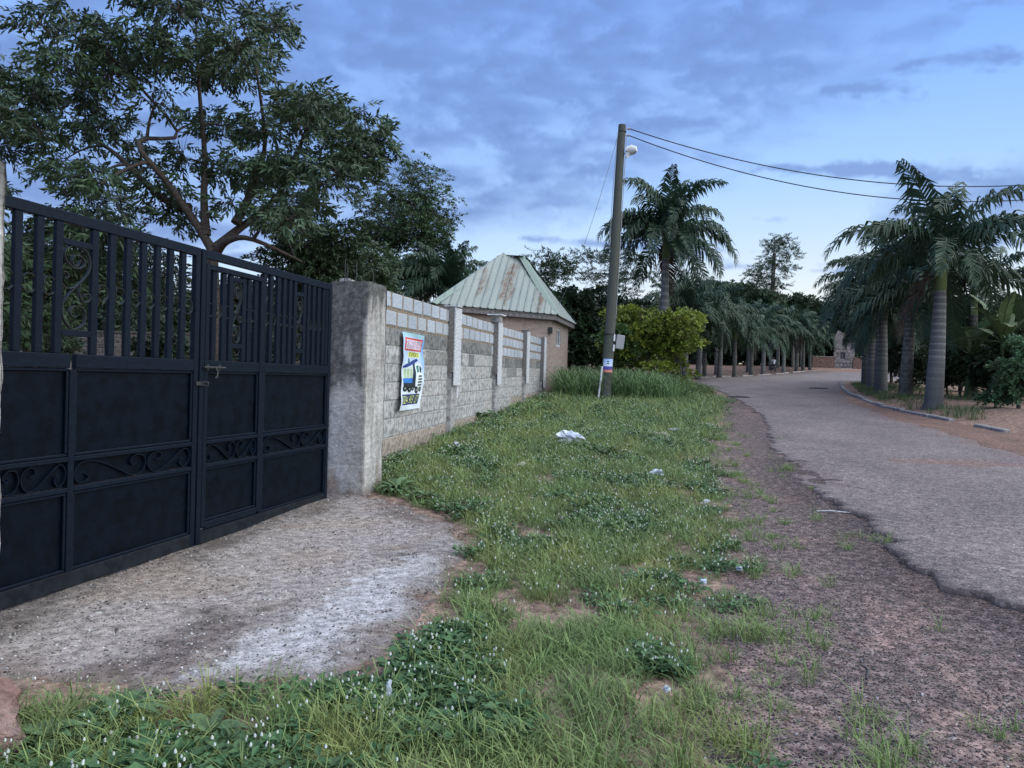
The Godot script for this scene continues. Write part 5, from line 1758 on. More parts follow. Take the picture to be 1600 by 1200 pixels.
	for q in [[1075, 9], [1120, 4], [1165, 2], [1210, 0], [1255, 3], [1296, 6]]:
		auto_tree("dark undergrowth thicket behind the avenue, %s" % ["below its left end", "behind its third and fourth palms", "behind its middle", "beyond the motorcycle", "behind its right end", "left of the stone house"][[1075, 1120, 1165, 1210, 1255, 1296].find(q[0])], q[0], 111.0 + q[1] * 0.4, 4.6, -0.4, 70, 26, 1.5, 18, sp_round, "leaf_dark", Color(0.8, 0.85, 0.8), 3.2, "thicket", "thicket", "thickets behind the avenue")
	emergent()
	# dark growth behind the right-hand palms
	k = 0
	for q in [[1392, 64.0, 6.6, 80], [1410, 58.0, 6.6, 110], [1450, 52.0, 6.2, 110], [1500, 46.0, 5.8, 130], [1560, 44.0, 5.6, 130], [1620, 42.0, 5.6, 130]]:
		auto_tree("dark tree behind the right palms, %s from the road" % ["first", "second", "third", "fourth", "fifth", "sixth"][k], q[0], q[1], q[2], 0.3, q[3], 32, 1.0, 55, sp_round, "leaf_dark", Color(0.9, 1.0, 0.95), 1.9, "tree", "tree", "dark trees behind the right palms")
		k += 1
	k = 0
	for q in [[1500, 34.0, 2.6, 95, "leaf_light", 0.75], [1545, 33.0, 2.4, 80, "leaf_dark", 1.3], [1425, 42.0, 2.6, 70, "leaf_dark", 1.0], [1480, 36.0, 2.2, 60, "leaf_dark", 1.1], [1590, 31.0, 3.2, 90, "leaf_light", 0.6]]:
		auto_tree(["green leafy shrub just right of the nearest palm's trunk", "dark shrub under the banana plant", "dark shrub between the second and third right palms", "dark shrub in the shade behind the nearest palm", "green shrub behind the silvery bush at the right edge"][k], q[0], q[1], q[2], 0.2, q[3], 16, 0.55, 110, sp_round, q[4], Color.WHITE * q[5], 1.3, "shrub", "shrub", "shrubs on the right bank")
		k += 1
	auto_tree("silvery-leaved bush at the right edge on the bare earth bank", 1592, 26.5, 2.75, 0.15, 80, 18, 0.5, 150, sp_round, "leaf_light", Color(1.5, 1.7, 1.9), 1.0, "bush", "bush")
	auto_tree("small silvery plant at the foot of the bush at the right edge", 1556, 26.8, 0.95, 0.05, 55, 9, 0.3, 170, sp_round, "leaf_light", Color(1.2, 1.4, 1.6), 0.9, "bush", "bush")
	bananas()


func oil_palm() -> void:
	var base := P(-3.85, 41.5)
	var root := thing("oil_palm", "dark shaggy oil palm rising behind the block wall, left of the gatehouse", "palm tree", base)
	var tb := MB.new()
	tb.tube([Vector3(0, -0.3, 0), Vector3(0, 2.6, 0), Vector3(0.1, 5.1, 0)], [0.34, 0.32, 0.38], 10)
	part("trunk", tb.mesh(), M.bark, root)
	var kinds := []
	for q in [[80.0, 3.8, 1.0], [62.0, 4.2, 1.7], [45.0, 4.3, 2.0], [25.0, 4.2, 2.0], [5.0, 4.0, 1.6]]:
		kinds.append(frond_mesh(deg_to_rad(q[0]), q[1] * 0.88, q[2], 700 + int(q[0]), 60, 0.85))
	var yaw := 0.0
	for i in 26:
		yaw += 2.4
		part("frond", kinds[(i * 5 / 26)], M.palm_leaf, root, Transform3D(Basis(Vector3.UP, yaw) * Basis(Vector3.RIGHT, R.randf_range(-0.3, 0.3)).scaled(Vector3.ONE * R.randf_range(0.85, 1.05)), Vector3(0.1, 5.0, 0)))


func flat_tree() -> void:
	# flat-topped tree far behind the pole: level tiers of foliage
	var d := 64.0
	var base := P((955 - 800.0) / 1202.0 * d, d)
	var cl := []
	for q in [[905, 397], [920, 400], [938, 402], [955, 398], [972, 402], [930, 425], [950, 428], [968, 432], [985, 420], [915, 432], [1000, 405], [945, 450], [975, 452], [1010, 432]]:
		for k in 2:
			cl.append([Vector3((q[0] - 955) / 18.8 + R.randf_range(-0.3, 0.3), (592 - q[1]) / 18.8 + 1.6 - base.y, R.randf_range(-2.5, 2.5)), R.randf_range(0.55, 0.95)])
	tree("flat_topped_tree", "flat-topped tree with level tiers of leaves, left of the utility pole's middle", "tree", "", base, Vector3(0.5, 5.5, 0), 0.2, cl, 34.0, sp_fine, M.leaf_dark, M.bark, Color(1.0, 1.1, 1.0), 1.5, false)


func emergent() -> void:
	# tall, bare-stemmed tree standing above the far woods
	var d := 128.0
	var base := P((1199 - 800.0) / 1202.0 * d, d)
	var cl := []
	for q in [[1205, 376], [1213, 380], [1198, 384], [1222, 388], [1192, 392], [1210, 396], [1224, 402], [1188, 403], [1200, 408], [1216, 412], [1184, 418], [1208, 420], [1224, 423], [1178, 424], [1194, 430], [1212, 434], [1180, 438], [1172, 432], [1204, 446], [1216, 448], [1186, 450]]:
		for k in 2:
			cl.append([Vector3((q[0] - 1199) / 9.4 + R.randf_range(-0.4, 0.4), (602 - q[1]) / 9.4 + 1.6 - base.y, R.randf_range(-2.2, 2.2)), R.randf_range(0.7, 1.15)])
	tree("emergent_tree", "tall bare-stemmed tree standing high above the far woods", "tree", "", base, Vector3(0.6, 18.5, 0), 0.42, cl, 17.0, sp_fine, M.leaf_dark, M.bark_pale, Color(1.3, 1.4, 1.25), 2.3, false)


func bananas() -> void:
	var leafs := []
	for j in 4:
		var rr := RandomNumberGenerator.new()
		rr.seed = 60 + j
		var b := MB.new()
		var elev := deg_to_rad([72.0, 55.0, 35.0, 12.0][j])
		var p := Vector3.ZERO
		var path := []
		var n := 16
		for i in n + 1:
			var f := float(i) / n
			path.append(p)
			var a: float = elev - [0.7, 1.1, 1.3, 1.1][j] * f * f
			p += Vector3(cos(a), sin(a), 0) * (2.3 / n)
		for i in n:
			var f0 := maxf(0.0, (float(i) / n - 0.16) / 0.84)
			var f1 := maxf(0.0, (float(i + 1) / n - 0.16) / 0.84)
			var w0 := 0.34 * pow(sin(PI * clampf(f0 * 0.94 + 0.04, 0.0, 1.0)), 0.6) if f0 > 0.0 else 0.0
			var w1 := 0.34 * pow(sin(PI * clampf(f1 * 0.94 + 0.04, 0.0, 1.0)), 0.6) if f1 > 0.0 else 0.0
			for s in [-1.0, 1.0]:
				var dz := Vector3(0, 0.25, s).normalized()
				var sag := rr.randf_range(0.0, 0.18)
				b.col = Color(1, 1, 1) * rr.randf_range(0.8, 1.2)
				var tear := 0.02 if rr.randf() < 0.35 else 0.0
				b.quad(path[i], path[i + 1] - Vector3(tear, 0, 0), path[i + 1] + dz * w1 - Vector3(tear, sag * w1, 0), path[i] + dz * w0 - Vector3(0, sag * w0, 0))
		var rads := []
		for i in n + 1: rads.append(lerpf(0.035, 0.008, float(i) / n))
		b.col = Color(1.6, 1.5, 1.1)
		b.tube(path, rads, 5, [], false)
		leafs.append(b.mesh())
	var k := 0
	for q in [[1562, 30.5, 2.5, 9], [1512, 33.0, 2.0, 8], [1605, 32.0, 2.6, 8]]:
		var d: float = q[1]
		var root := thing("banana_plant", ["banana plant with upright torn leaves near the right edge", "shorter banana plant between the nearest palm and the taller one", "banana plant cut off by the right edge of the view"][k], "banana plant", P((q[0] - 800.0) / 1202.0 * d, d), Basis.IDENTITY, "banana plants on the right bank")
		var sb := MB.new()
		sb.col = Color(0.75, 0.7, 0.5)
		sb.tube([Vector3(0, -0.2, 0), Vector3(0.03, q[2] * 0.6, 0), Vector3(0.05, q[2], 0)], [0.14, 0.11, 0.07], 9)
		part("stem", sb.mesh(), M.banana_leaf, root)
		var yaw := R.randf() * TAU
		for i in q[3]:
			yaw += 2.4
			part("leaf", leafs[[0, 0, 1, 1, 1, 2, 2, 3, 3][i]], M.banana_leaf, root, Transform3D(Basis(Vector3.UP, yaw) * Basis(Vector3.RIGHT, R.randf_range(-0.3, 0.3)), Vector3(0.05, q[2] - 0.1, 0)))
		k += 1


# ------------------------------------------------------------------ verge: grass, weeds, flowers, stones
func tuft(n: int, hgt: float, wid: float, spread: float, bend: float, seed_: int) -> ArrayMesh:
	var rr := RandomNumberGenerator.new()
	rr.seed = seed_
	var b := MB.new()
	for i in n:
		var a := rr.randf() * TAU
		var dir := Vector3(cos(a), 0, sin(a))
		var s := Vector3(-sin(a), 0, cos(a)).rotated(Vector3.UP, rr.randf_range(-0.8, 0.8))
		var o := dir * rr.randf() * spread * 0.5 - Vector3.UP * 0.01
		var h := hgt * rr.randf_range(0.45, 1.1)
		var be := bend * rr.randf_range(0.3, 1.3)
		var m := o + Vector3.UP * h * 0.55 + dir * h * be * 0.3
		var m2 := o + Vector3.UP * h * (0.9 - be * 0.15) + dir * h * be * 0.75
		var e := o + Vector3.UP * h * (1.05 - be * 0.55) + dir * h * be * 1.25
		var w := wid * rr.randf_range(0.7, 1.2)
		var t := rr.randf_range(0.7, 1.3)
		b.col = Color(t, t, t) if rr.randf() > 0.14 else Color(1.9, 1.5, 1.1) * t
		b.tri(o - s * w * 0.5, m - s * w * 0.45, m + s * w * 0.45)
		b.tri(o - s * w * 0.5, m + s * w * 0.45, o + s * w * 0.5)
		b.tri(m - s * w * 0.45, m2 - s * w * 0.3, m2 + s * w * 0.3)
		b.tri(m - s * w * 0.45, m2 + s * w * 0.3, m + s * w * 0.45)
		b.tri(m2 - s * w * 0.3, e, m2 + s * w * 0.3)
	return b.mesh()


func weed(n: int, size: float, seed_: int) -> ArrayMesh:
	var rr := RandomNumberGenerator.new()
	rr.seed = seed_
	var b := MB.new()
	for i in n:
		var a := i * 2.4 + rr.randf()
		var r := size * sqrt(rr.randf()) * 1.0
		var o := Vector3(cos(a) * r * 0.7, size * rr.randf_range(0.1, 0.75), sin(a) * r * 0.7)
		var d := Vector3(cos(a), rr.randf_range(-0.1, 0.8), sin(a)).normalized()
		var l := size * rr.randf_range(0.35, 0.6)
		var s := d.cross(Vector3.UP).normalized().rotated(d, rr.randf_range(-0.5, 0.5))
		var w := l * 0.26
		b.col = Color(1, 1, 1) * rr.randf_range(0.65, 1.35)
		var m := o + d * l * 0.5 - Vector3.UP * l * 0.03
		b.tri(o, m + s * w + Vector3.UP * w * 0.3, o + d * l - Vector3.UP * l * 0.1)
		b.tri(o, o + d * l - Vector3.UP * l * 0.1, m - s * w + Vector3.UP * w * 0.3)
	for i in 4:
		var a := rr.randf() * TAU
		b.col = Color(0.8, 0.75, 0.6)
		b.tube([Vector3(0, -0.01, 0), Vector3(cos(a), 1.4, sin(a)) * size * 0.45], [size * 0.02, size * 0.012], 3, [], false)
	return b.mesh()


func verge_amount(x: float, d: float) -> float:
	var xr := tab([[0.4, 0.85]] + SHOULDER_L.slice(1), d)
	var right := (xr - x) + N1.get_noise_2d(x * 4.0, d * 4.0) * 0.5 + N2.get_noise_2d(x * 8.0, d * 8.0) * 0.3
	if right < 0.0:
		return 0.0
	var left := 1.0
	if d < 10.5:
		left = -poly_dist(DRIVE, x, d) + N1.get_noise_2d(x * 5.0, d * 5.0) * 0.25 - 0.04
		if x < -2.6 and d > 3.7:
			return 0.0
	if d >= 9.4:
		left = minf(left, x - wall_x(d) - 0.02 if d > 10.3 else x + 1.85)
	if left < 0.0:
		return 0.0
	var patch := N2.get_noise_2d(x * 1.9 + 3.0, d * 1.3) + 0.5 * N1.get_noise_2d(x * 6.0, d * 5.0)
	var thick := smoothstep(-0.45, -0.05, patch + 0.17 + 0.35 * smoothstep(9.0, 16.0, d))
	thick = lerpf(thick, 1.0, smoothstep(14.0, 22.0, d) * 0.8)
	# thin and patchy where people turn off the road
	thick *= lerpf(0.55, 1.0, smoothstep(0.0, 0.8, right))
	return clampf(thick * smoothstep(0.0, 0.25, left), 0.0, 1.0)


func verge() -> void:
	var lawn := [[], [], [], []]
	var lawn_c := [[], [], [], []]
	var weeds := [[], []]
	var weeds_c := [[], []]
	var heads := []
	var stalks := []
	var zones := [[1.2, 5.0, -3.0, 2.6, 460.0, 0.95], [5.0, 8.5, -1.8, 3.4, 340.0, 0.95], [8.5, 13.0, -2.8, 4.6, 200.0, 1.1], [13.0, 20.0, -2.4, 6.6, 100.0, 1.4], [20.0, 33.0, -1.2, 10.0, 36.0, 2.0]]
	for z in zones:
		var count := int((z[1] - z[0]) * (z[3] - z[2]) * z[4])
		for i in count:
			var x := R.randf_range(z[2], z[3])
			var d := R.randf_range(z[0], z[1])
			var am := verge_amount(x, d)
			if R.randf() > am:
				continue
			var leafy := N1.get_noise_2d(x * 2.4 + 70.0, d * 2.0 + 20.0) + 0.35 * N2.get_noise_2d(x * 5.0, d * 5.0)
			if d < 3.9 and x < -0.3: leafy += 0.28
			if d > 9.0: leafy += 0.22 * smoothstep(1.6, 0.2, x - wall_x(d))
			var y := H(x, d) + N1.get_noise_2d(x * 3.0, d * 3.0) * 0.02
			var sc: float = z[5] * R.randf_range(0.6, 1.15) * lerpf(0.6, 1.0, am)
			if leafy > 0.19 and R.randf() < 0.7:
				var k := R.randi() % 2
				var f := R.randf_range(0.6, 1.15)
				weeds[k].append(Transform3D(Basis(Vector3.UP, R.randf() * TAU).scaled(Vector3(1, R.randf_range(0.7, 1.2), 1) * sc * 0.95), Vector3(x, y, -d)))
				weeds_c[k].append(Color(0.62 * f, 0.80 * f, 0.66 * f))
				if R.randf() < (0.38 if d < 8.0 else 0.5):
					for q in R.randi_range(1, 3):
						var p := Vector3(x + R.randfn() * 0.05 * sc, y + R.randf_range(0.06, 0.17) * sc, -d + R.randfn() * 0.05 * sc)
						heads.append(Transform3D(Basis.IDENTITY.scaled(Vector3.ONE * R.randf_range(0.7, 1.25) * lerpf(1.0, 1.5, smoothstep(6.0, 20.0, d))), p))
						stalks.append(Transform3D(Basis(Vector3.UP, R.randf() * TAU).scaled(Vector3(1, p.y - y + 0.01, 1)), Vector3(p.x, y - 0.01, p.z)))
			else:
				var k := R.randi() % 4
				var f := R.randf_range(0.7, 1.25)
				var dry := maxf(0.0, N2.get_noise_2d(x * 2.0 - 40.0, d * 1.5) + R.randf_range(-0.2, 0.25))
				lawn[k].append(Transform3D(Basis(Vector3.UP, R.randf() * TAU) * Basis(Vector3.RIGHT, R.randfn() * 0.12), Vector3(x, y, -d)).scaled_local(Vector3(1, R.randf_range(0.75, 1.2), 1) * sc))
				lawn_c[k].append((Color(f, f, f) * (1.0 + 0.5 * N1.get_noise_2d(x * 7.0, d * 7.0))).lerp(Color(1.7, 1.25, 1.05), clampf(dry, 0.0, 0.7)))
				if d > 5.0 and R.randf() < 0.16:
					heads.append(Transform3D(Basis.IDENTITY.scaled(Vector3.ONE * R.randf_range(0.7, 1.2) * 1.2), Vector3(x, y + 0.12 * sc, -d)))
	# straggling tufts on the gravel shoulder
	for i in 260:
		var d := 2.2 + pow(R.randf(), 1.4) * 16.0
		var x := tab(SHOULDER_L, d) + absf(R.randfn()) * 0.55
		if N2.get_noise_2d(x * 3.0, d * 3.0) < 0.02: continue
		for j in R.randi_range(2, 6):
			var k := R.randi() % 4
			var px := x + R.randfn() * 0.05
			var pd := d + R.randfn() * 0.05
			lawn[k].append(Transform3D(Basis(Vector3.UP, R.randf() * TAU), Vector3(px, H(px, pd) + 0.01, -pd)).scaled_local(Vector3.ONE * R.randf_range(0.5, 0.9)))
			lawn_c[k].append(Color(1.1, 1.1, 1.0))
	var tufts := [tuft(12, 0.145, 0.006, 0.11, 1.0, 1), tuft(10, 0.18, 0.0065, 0.09, 0.9, 2), tuft(15, 0.095, 0.0055, 0.15, 1.2, 3), tuft(8, 0.23, 0.0055, 0.07, 0.9, 4)]
	for k in 4:
		var o := copies("grass", tufts[k], M.grass_blade, lawn[k], lawn_c[k])
		tag(o, ["fine green grass of the verge between wall and road", "taller grass tufts of the verge", "short spreading grass of the verge", "long thin grass blades of the verge"][k], "grass")
	for k in 2:
		tag(copies("weeds", weed(26 if k == 0 else 20, 0.14 if k == 0 else 0.11, 80 + k), M.weed_leaf, weeds[k], weeds_c[k]), ["low dark leafy weeds in the grass", "smaller leafy weeds in the grass"][k], "weeds")
	var hb := MB.new()
	hb.tube([Vector3(0, -0.007, 0), Vector3(0, -0.004, 0), Vector3(0, 0.003, 0), Vector3(0, 0.007, 0)], [0.002, 0.0052, 0.005, 0.002], 6)
	tag(copies("flower_heads", hb.mesh(), M.petal, heads, [Color(1, 1, 1), Color(0.85, 0.88, 0.82), Color(0.95, 0.97, 1.0)]), "tiny white button flowers all over the verge", "flowers")
	var st := MB.new()
	st.tube([Vector3.ZERO, Vector3(0.01, 1, 0)], [0.0016, 0.001], 3, [], false)
	tag(copies("flower_stalks", st.mesh(), M.weed_leaf, stalks, [Color(1, 1, 1)]), "thin stalks of the white button flowers", "flowers")
	# tall grass at the foot of the pole
	var tall := [[], []]
	var tc := [[], []]
	for i in 1500:
		var x := R.randf_range(1.9, 8.6)
		var d := R.randf_range(28.6, 35.5)
		if x < wall_x(d) + 0.6 or x > lerpf(5.9, 7.2, (d - 28.6) / 7.0) + 0.5 * R.randfn(): continue
		if Vector2(x - 3.3, d - 28.2).length() < 0.55: continue
		var k := R.randi() % 2
		var g := 1.0 - 0.35 * smoothstep(5.5, 8.0, x)
		tall[k].append(Transform3D(Basis(Vector3.UP, R.randf() * TAU), P(x, d)).scaled_local(Vector3(1, R.randf_range(0.7, 1.15), 1) * g))
		var f := R.randf_range(0.7, 1.3)
		tc[k].append(Color(f, f, f))
	for k in 2:
		tag(copies("tall_grass", tuft(14, 1.3, 0.03, 0.3, 0.62, 20 + k) if k == 0 else tuft(12, 0.85, 0.03, 0.35, 0.8, 22), M.tall_grass, tall[k], tc[k]), ["tall arching grass round the foot of the utility pole", "shorter arching grass round the foot of the utility pole"][k], "tall grass")
	# rough growth under the far palms and along the right bank
	var rough := []
	var rough_c := []
	for i in 1300:
		var d := R.randf_range(24.0, 60.0)
		var x := tab(KERB_X, d) + 0.5 + absf(R.randfn()) * 2.2
		if N2.get_noise_2d(x * 0.8, d * 0.8) < -0.05 or (x > 15.8 and d < 30.0): continue
		rough.append(Transform3D(Basis(Vector3.UP, R.randf() * TAU), P(x, d, -0.02)).scaled_local(Vector3.ONE * R.randf_range(1.2, 2.4)))
		rough_c.append(Color(0.55, 0.6, 0.6) * R.randf_range(0.7, 1.2))
	for i in 1500:
		var d := R.randf_range(36.0, 54.0)
		var x := R.randf_range(4.0, 11.0)
		if x > tab([[36.0, 9.6], [54.0, 11.8]], d): continue
		rough.append(Transform3D(Basis(Vector3.UP, R.randf() * TAU), P(x, d, -0.02)).scaled_local(Vector3.ONE * R.randf_range(1.8, 3.2)))
		rough_c.append(Color(0.75, 0.8, 0.8) * R.randf_range(0.7, 1.2))
	tag(copies("rough_grass", tufts[1], M.grass_blade, rough, rough_c), "rough low grass under the palms and bushes", "grass")
	big_weeds()
	stones()


func pebble_mesh(seed_: int) -> ArrayMesh:
	var rr := RandomNumberGenerator.new()
	rr.seed = seed_
	var pts := []
	for q in [Vector3(1, 0, 0), Vector3(-1, 0, 0), Vector3(0, 0, 1), Vector3(0, 0, -1), Vector3(0, 0.7, 0), Vector3(0, -0.6, 0)]:
		pts.append(q * rr.randf_range(0.75, 1.2) + Vector3(rr.randf_range(-0.2, 0.2), 0, rr.randf_range(-0.2, 0.2)))
	var b := MB.new()
	for y in [4, 5]:
		for q in [[0, 2], [2, 1], [1, 3], [3, 0]]:
			b.tri_out(pts[y], pts[q[0]], pts[q[1]], pts[y] + pts[q[0]] + pts[q[1]])
	return b.mesh()


func stones() -> void:
	var xf := [[], []]
	var cs := [[], []]
	var pal := [Color(0.10, 0.095, 0.105), Color(0.16, 0.15, 0.165), Color(0.24, 0.22, 0.23), Color(0.075, 0.07, 0.08), Color(0.33, 0.31, 0.32), Color(0.2, 0.15, 0.14)]
	for i in 15000:
		var d := 2.3 + pow(R.randf(), 1.7) * 15.0
		var x := R.randf_range(0.8, 4.6)
		if x > road_left(d) + 0.02 or x < tab(SHOULDER_L, d) - 0.2: continue
		var k := R.randi() % 2
		var s := 0.003 + 0.011 * pow(R.randf(), 3.0)
		xf[k].append(Transform3D(Basis.from_euler(Vector3(R.randf(), R.randf() * TAU, R.randf())).scaled(Vector3.ONE * s), Vector3(x, H(x, d) + N1.get_noise_2d(x * 3.0, d * 3.0) * 0.02 + 0.012, -d)))
		cs[k].append(pal[R.randi() % 6])
	tag(copies("loose_gravel", pebble_mesh(1), M.pebble, xf[0], cs[0]), "loose dark gravel on the road shoulder", "gravel")
	tag(copies("loose_gravel", pebble_mesh(2), M.pebble, xf[1], cs[1]), "finer loose gravel on the road shoulder", "gravel")
	xf = [[], []]
	cs = [[], []]
	var pd := [Color(0.42, 0.42, 0.43), Color(0.30, 0.29, 0.29), Color(0.10, 0.092, 0.088), Color(0.07, 0.065, 0.062), Color(0.52, 0.53, 0.54), Color(0.22, 0.195, 0.175)]
	for i in 11000:
		var d := R.randf_range(3.7, 9.6)
		var x := R.randf_range(-3.6, -0.4)
		if poly_dist(DRIVE, x, d) < 0.0 or x < -2.78 + 0.2285 * (d - 6.78): continue
		var near_gate := x - (-2.78 + 0.2285 * (d - 6.78)) < 0.35
		if not near_gate and N1.get_noise_2d(x * 3.0, d * 3.0) < -0.15 and R.randf() < 0.7: continue
		var k := R.randi() % 2
		var s := 0.0035 + 0.010 * pow(R.randf(), 3.0)
		xf[k].append(Transform3D(Basis.from_euler(Vector3(R.randf(), R.randf() * TAU, R.randf())).scaled(Vector3.ONE * s), Vector3(x, H(x, d) + N1.get_noise_2d(x * 3.0, d * 3.0) * 0.02 + 0.018, -d)))
		cs[k].append(pd[R.randi() % 6] if not near_gate or R.randf() < 0.4 else pd[2 + R.randi() % 2])
	tag(copies("loose_chippings", pebble_mesh(3), M.pebble, xf[0], cs[0]), "loose stone chippings on the driveway", "gravel")
	tag(copies("loose_chippings", pebble_mesh(4), M.pebble, xf[1], cs[1]), "darker stone chippings and crumbs on the driveway", "gravel")


func big_weeds() -> void:
	# single plants that stand out
	var k := 0
	for q in [[-1.42, 9.75, 0.34, 26, "broad-leaved weed at the foot of the mouldy gate pillar"], [-1.72, 3.45, 0.24, 16, "long-leaved plant beside the rock in the lower left corner"], [-1.9, 3.2, 0.20, 22, "leafy plant against the rock, at the lower left"], [-1.25, 3.3, 0.18, 22, "leafy weed right of the rock, in the lower grass"], [-1.0, 9.3, 0.22, 20, "smaller broad-leaved weed right of the pillar's weed"], [-0.85, 19.5, 0.5, 16, "leafy weed against the wall by the second post"]]:
		var b := MB.new()
		var rr := RandomNumberGenerator.new()
		rr.seed = 300 + k
		var size: float = q[2]
		for i in q[3]:
			var a = i * 2.4
			var up := rr.randf_range(0.25, 1.0)
			var o := Vector3(0, size * 0.25 * rr.randf(), 0)
			var d := Vector3(cos(a), up, sin(a)).normalized()
			var l := size * rr.randf_range(0.7, 1.1)
			var s := Vector3(-sin(a), 0, cos(a))
			var w := l * (0.10 if k == 1 else 0.17)
			b.col = Color(1, 1, 1) * rr.randf_range(0.6, 1.2)
			var last := o
			var lw := 0.0
			for g in 6:
				var f := (g + 1) / 6.0
				var q2 := o + d * l * f + Vector3(cos(a) * 0.15, -0.55, sin(a) * 0.15) * l * f * f * 0.7
				var w2 := w * sin(PI * minf(0.06 + f * 0.94, 1.0)) + 0.0008
				for sd in [-1.0, 1.0]:
					b.quad(last, last + s * sd * lw + Vector3.UP * lw * 0.4, q2 + s * sd * w2 + Vector3.UP * w2 * 0.4, q2)
				last = q2
				lw = w2
		var o2 := part("weed_plant", b.mesh(), M.weed_leaf, null, Transform3D(Basis.IDENTITY, P(q[0], q[1])))
		tag(o2, q[4], "plant", "single weeds in the verge")
		k += 1


# ------------------------------------------------------------------ rock, litter
func rock() -> void:
	var b := MB.new()
	var nu := 40
	var nv := 24
	var p := func(i: int, j: int) -> Vector3:
		var a := TAU * (i % nu) / nu
		var e := -0.5 * PI + PI * j / nv
		var v := Vector3(cos(e) * cos(a), sin(e), cos(e) * sin(a))
		var r := 1.0 + 0.42 * N1.get_noise_3d(v.x * 2.2, v.y * 2.2, v.z * 2.2) + 0.10 * N2.get_noise_3d(v.x * 7.0, v.y * 7.0, v.z * 7.0) + 0.03 * N2.get_noise_3d(v.x * 20.0, v.y * 20.0, v.z * 20.0)
		r = minf(r, 1.12 / maxf(absf(v.dot(Vector3(0.5, 0.8, 0.3).normalized())), 0.2) * 0.82)
		return v * r * Vector3(0.36, 0.30, 0.36)
	for j in nv:
		for i in nu:
			var q := [p.call(i, j), p.call(i + 1, j), p.call(i + 1, j + 1), p.call(i, j + 1)]
			var cc := []
			for k in 4:
				var f: float = 0.5 + N1.get_noise_3d(q[k].x * 9.0, q[k].y * 9.0, q[k].z * 9.0)
				cc.append(Color(1.2, 1.1, 1.08).lerp(Color(0.7, 0.6, 0.56), clampf(f, 0.0, 1.0)))
			b.tri_c(q[0], q[1], q[2], cc[0], cc[1], cc[2], q[0] + q[1] + q[2])
			b.tri_c(q[0], q[2], q[3], cc[0], cc[2], cc[3], q[0] + q[2] + q[3])
	tag(part("rock", b.mesh(), M.rock, null, Transform3D(Basis(Vector3.UP, 0.6), P(-2.40, 3.08, 0.06))), "reddish-pink boulder in the lower left corner", "rock")


func crumple(seed_: float, size: Vector3, rough: float, nu := 22, nv := 14) -> ArrayMesh:
	var b := MB.new()
	var p := func(i: int, j: int) -> Vector3:
		var a := TAU * (i % nu) / nu
		var e := -0.5 * PI + PI * j / nv
		var v := Vector3(cos(e) * cos(a), sin(e), cos(e) * sin(a))
		var r := 0.75 + rough * N1.get_noise_3d(v.x * 3.0 + seed_, v.y * 3.0, v.z * 3.0) * 1.5 + rough * N2.get_noise_3d(v.x * 6.0 + seed_, v.y * 6.0, v.z * 6.0)
		return v * r * size
	for j in nv:
		for i in nu:
			var q := [p.call(i, j), p.call(i + 1, j), p.call(i + 1, j + 1), p.call(i, j + 1)]
			b.tri_out(q[0], q[1], q[2], q[0] + q[1] + q[2])
			b.tri_out(q[0], q[2], q[3], q[0] + q[2] + q[3])
	return b.mesh()


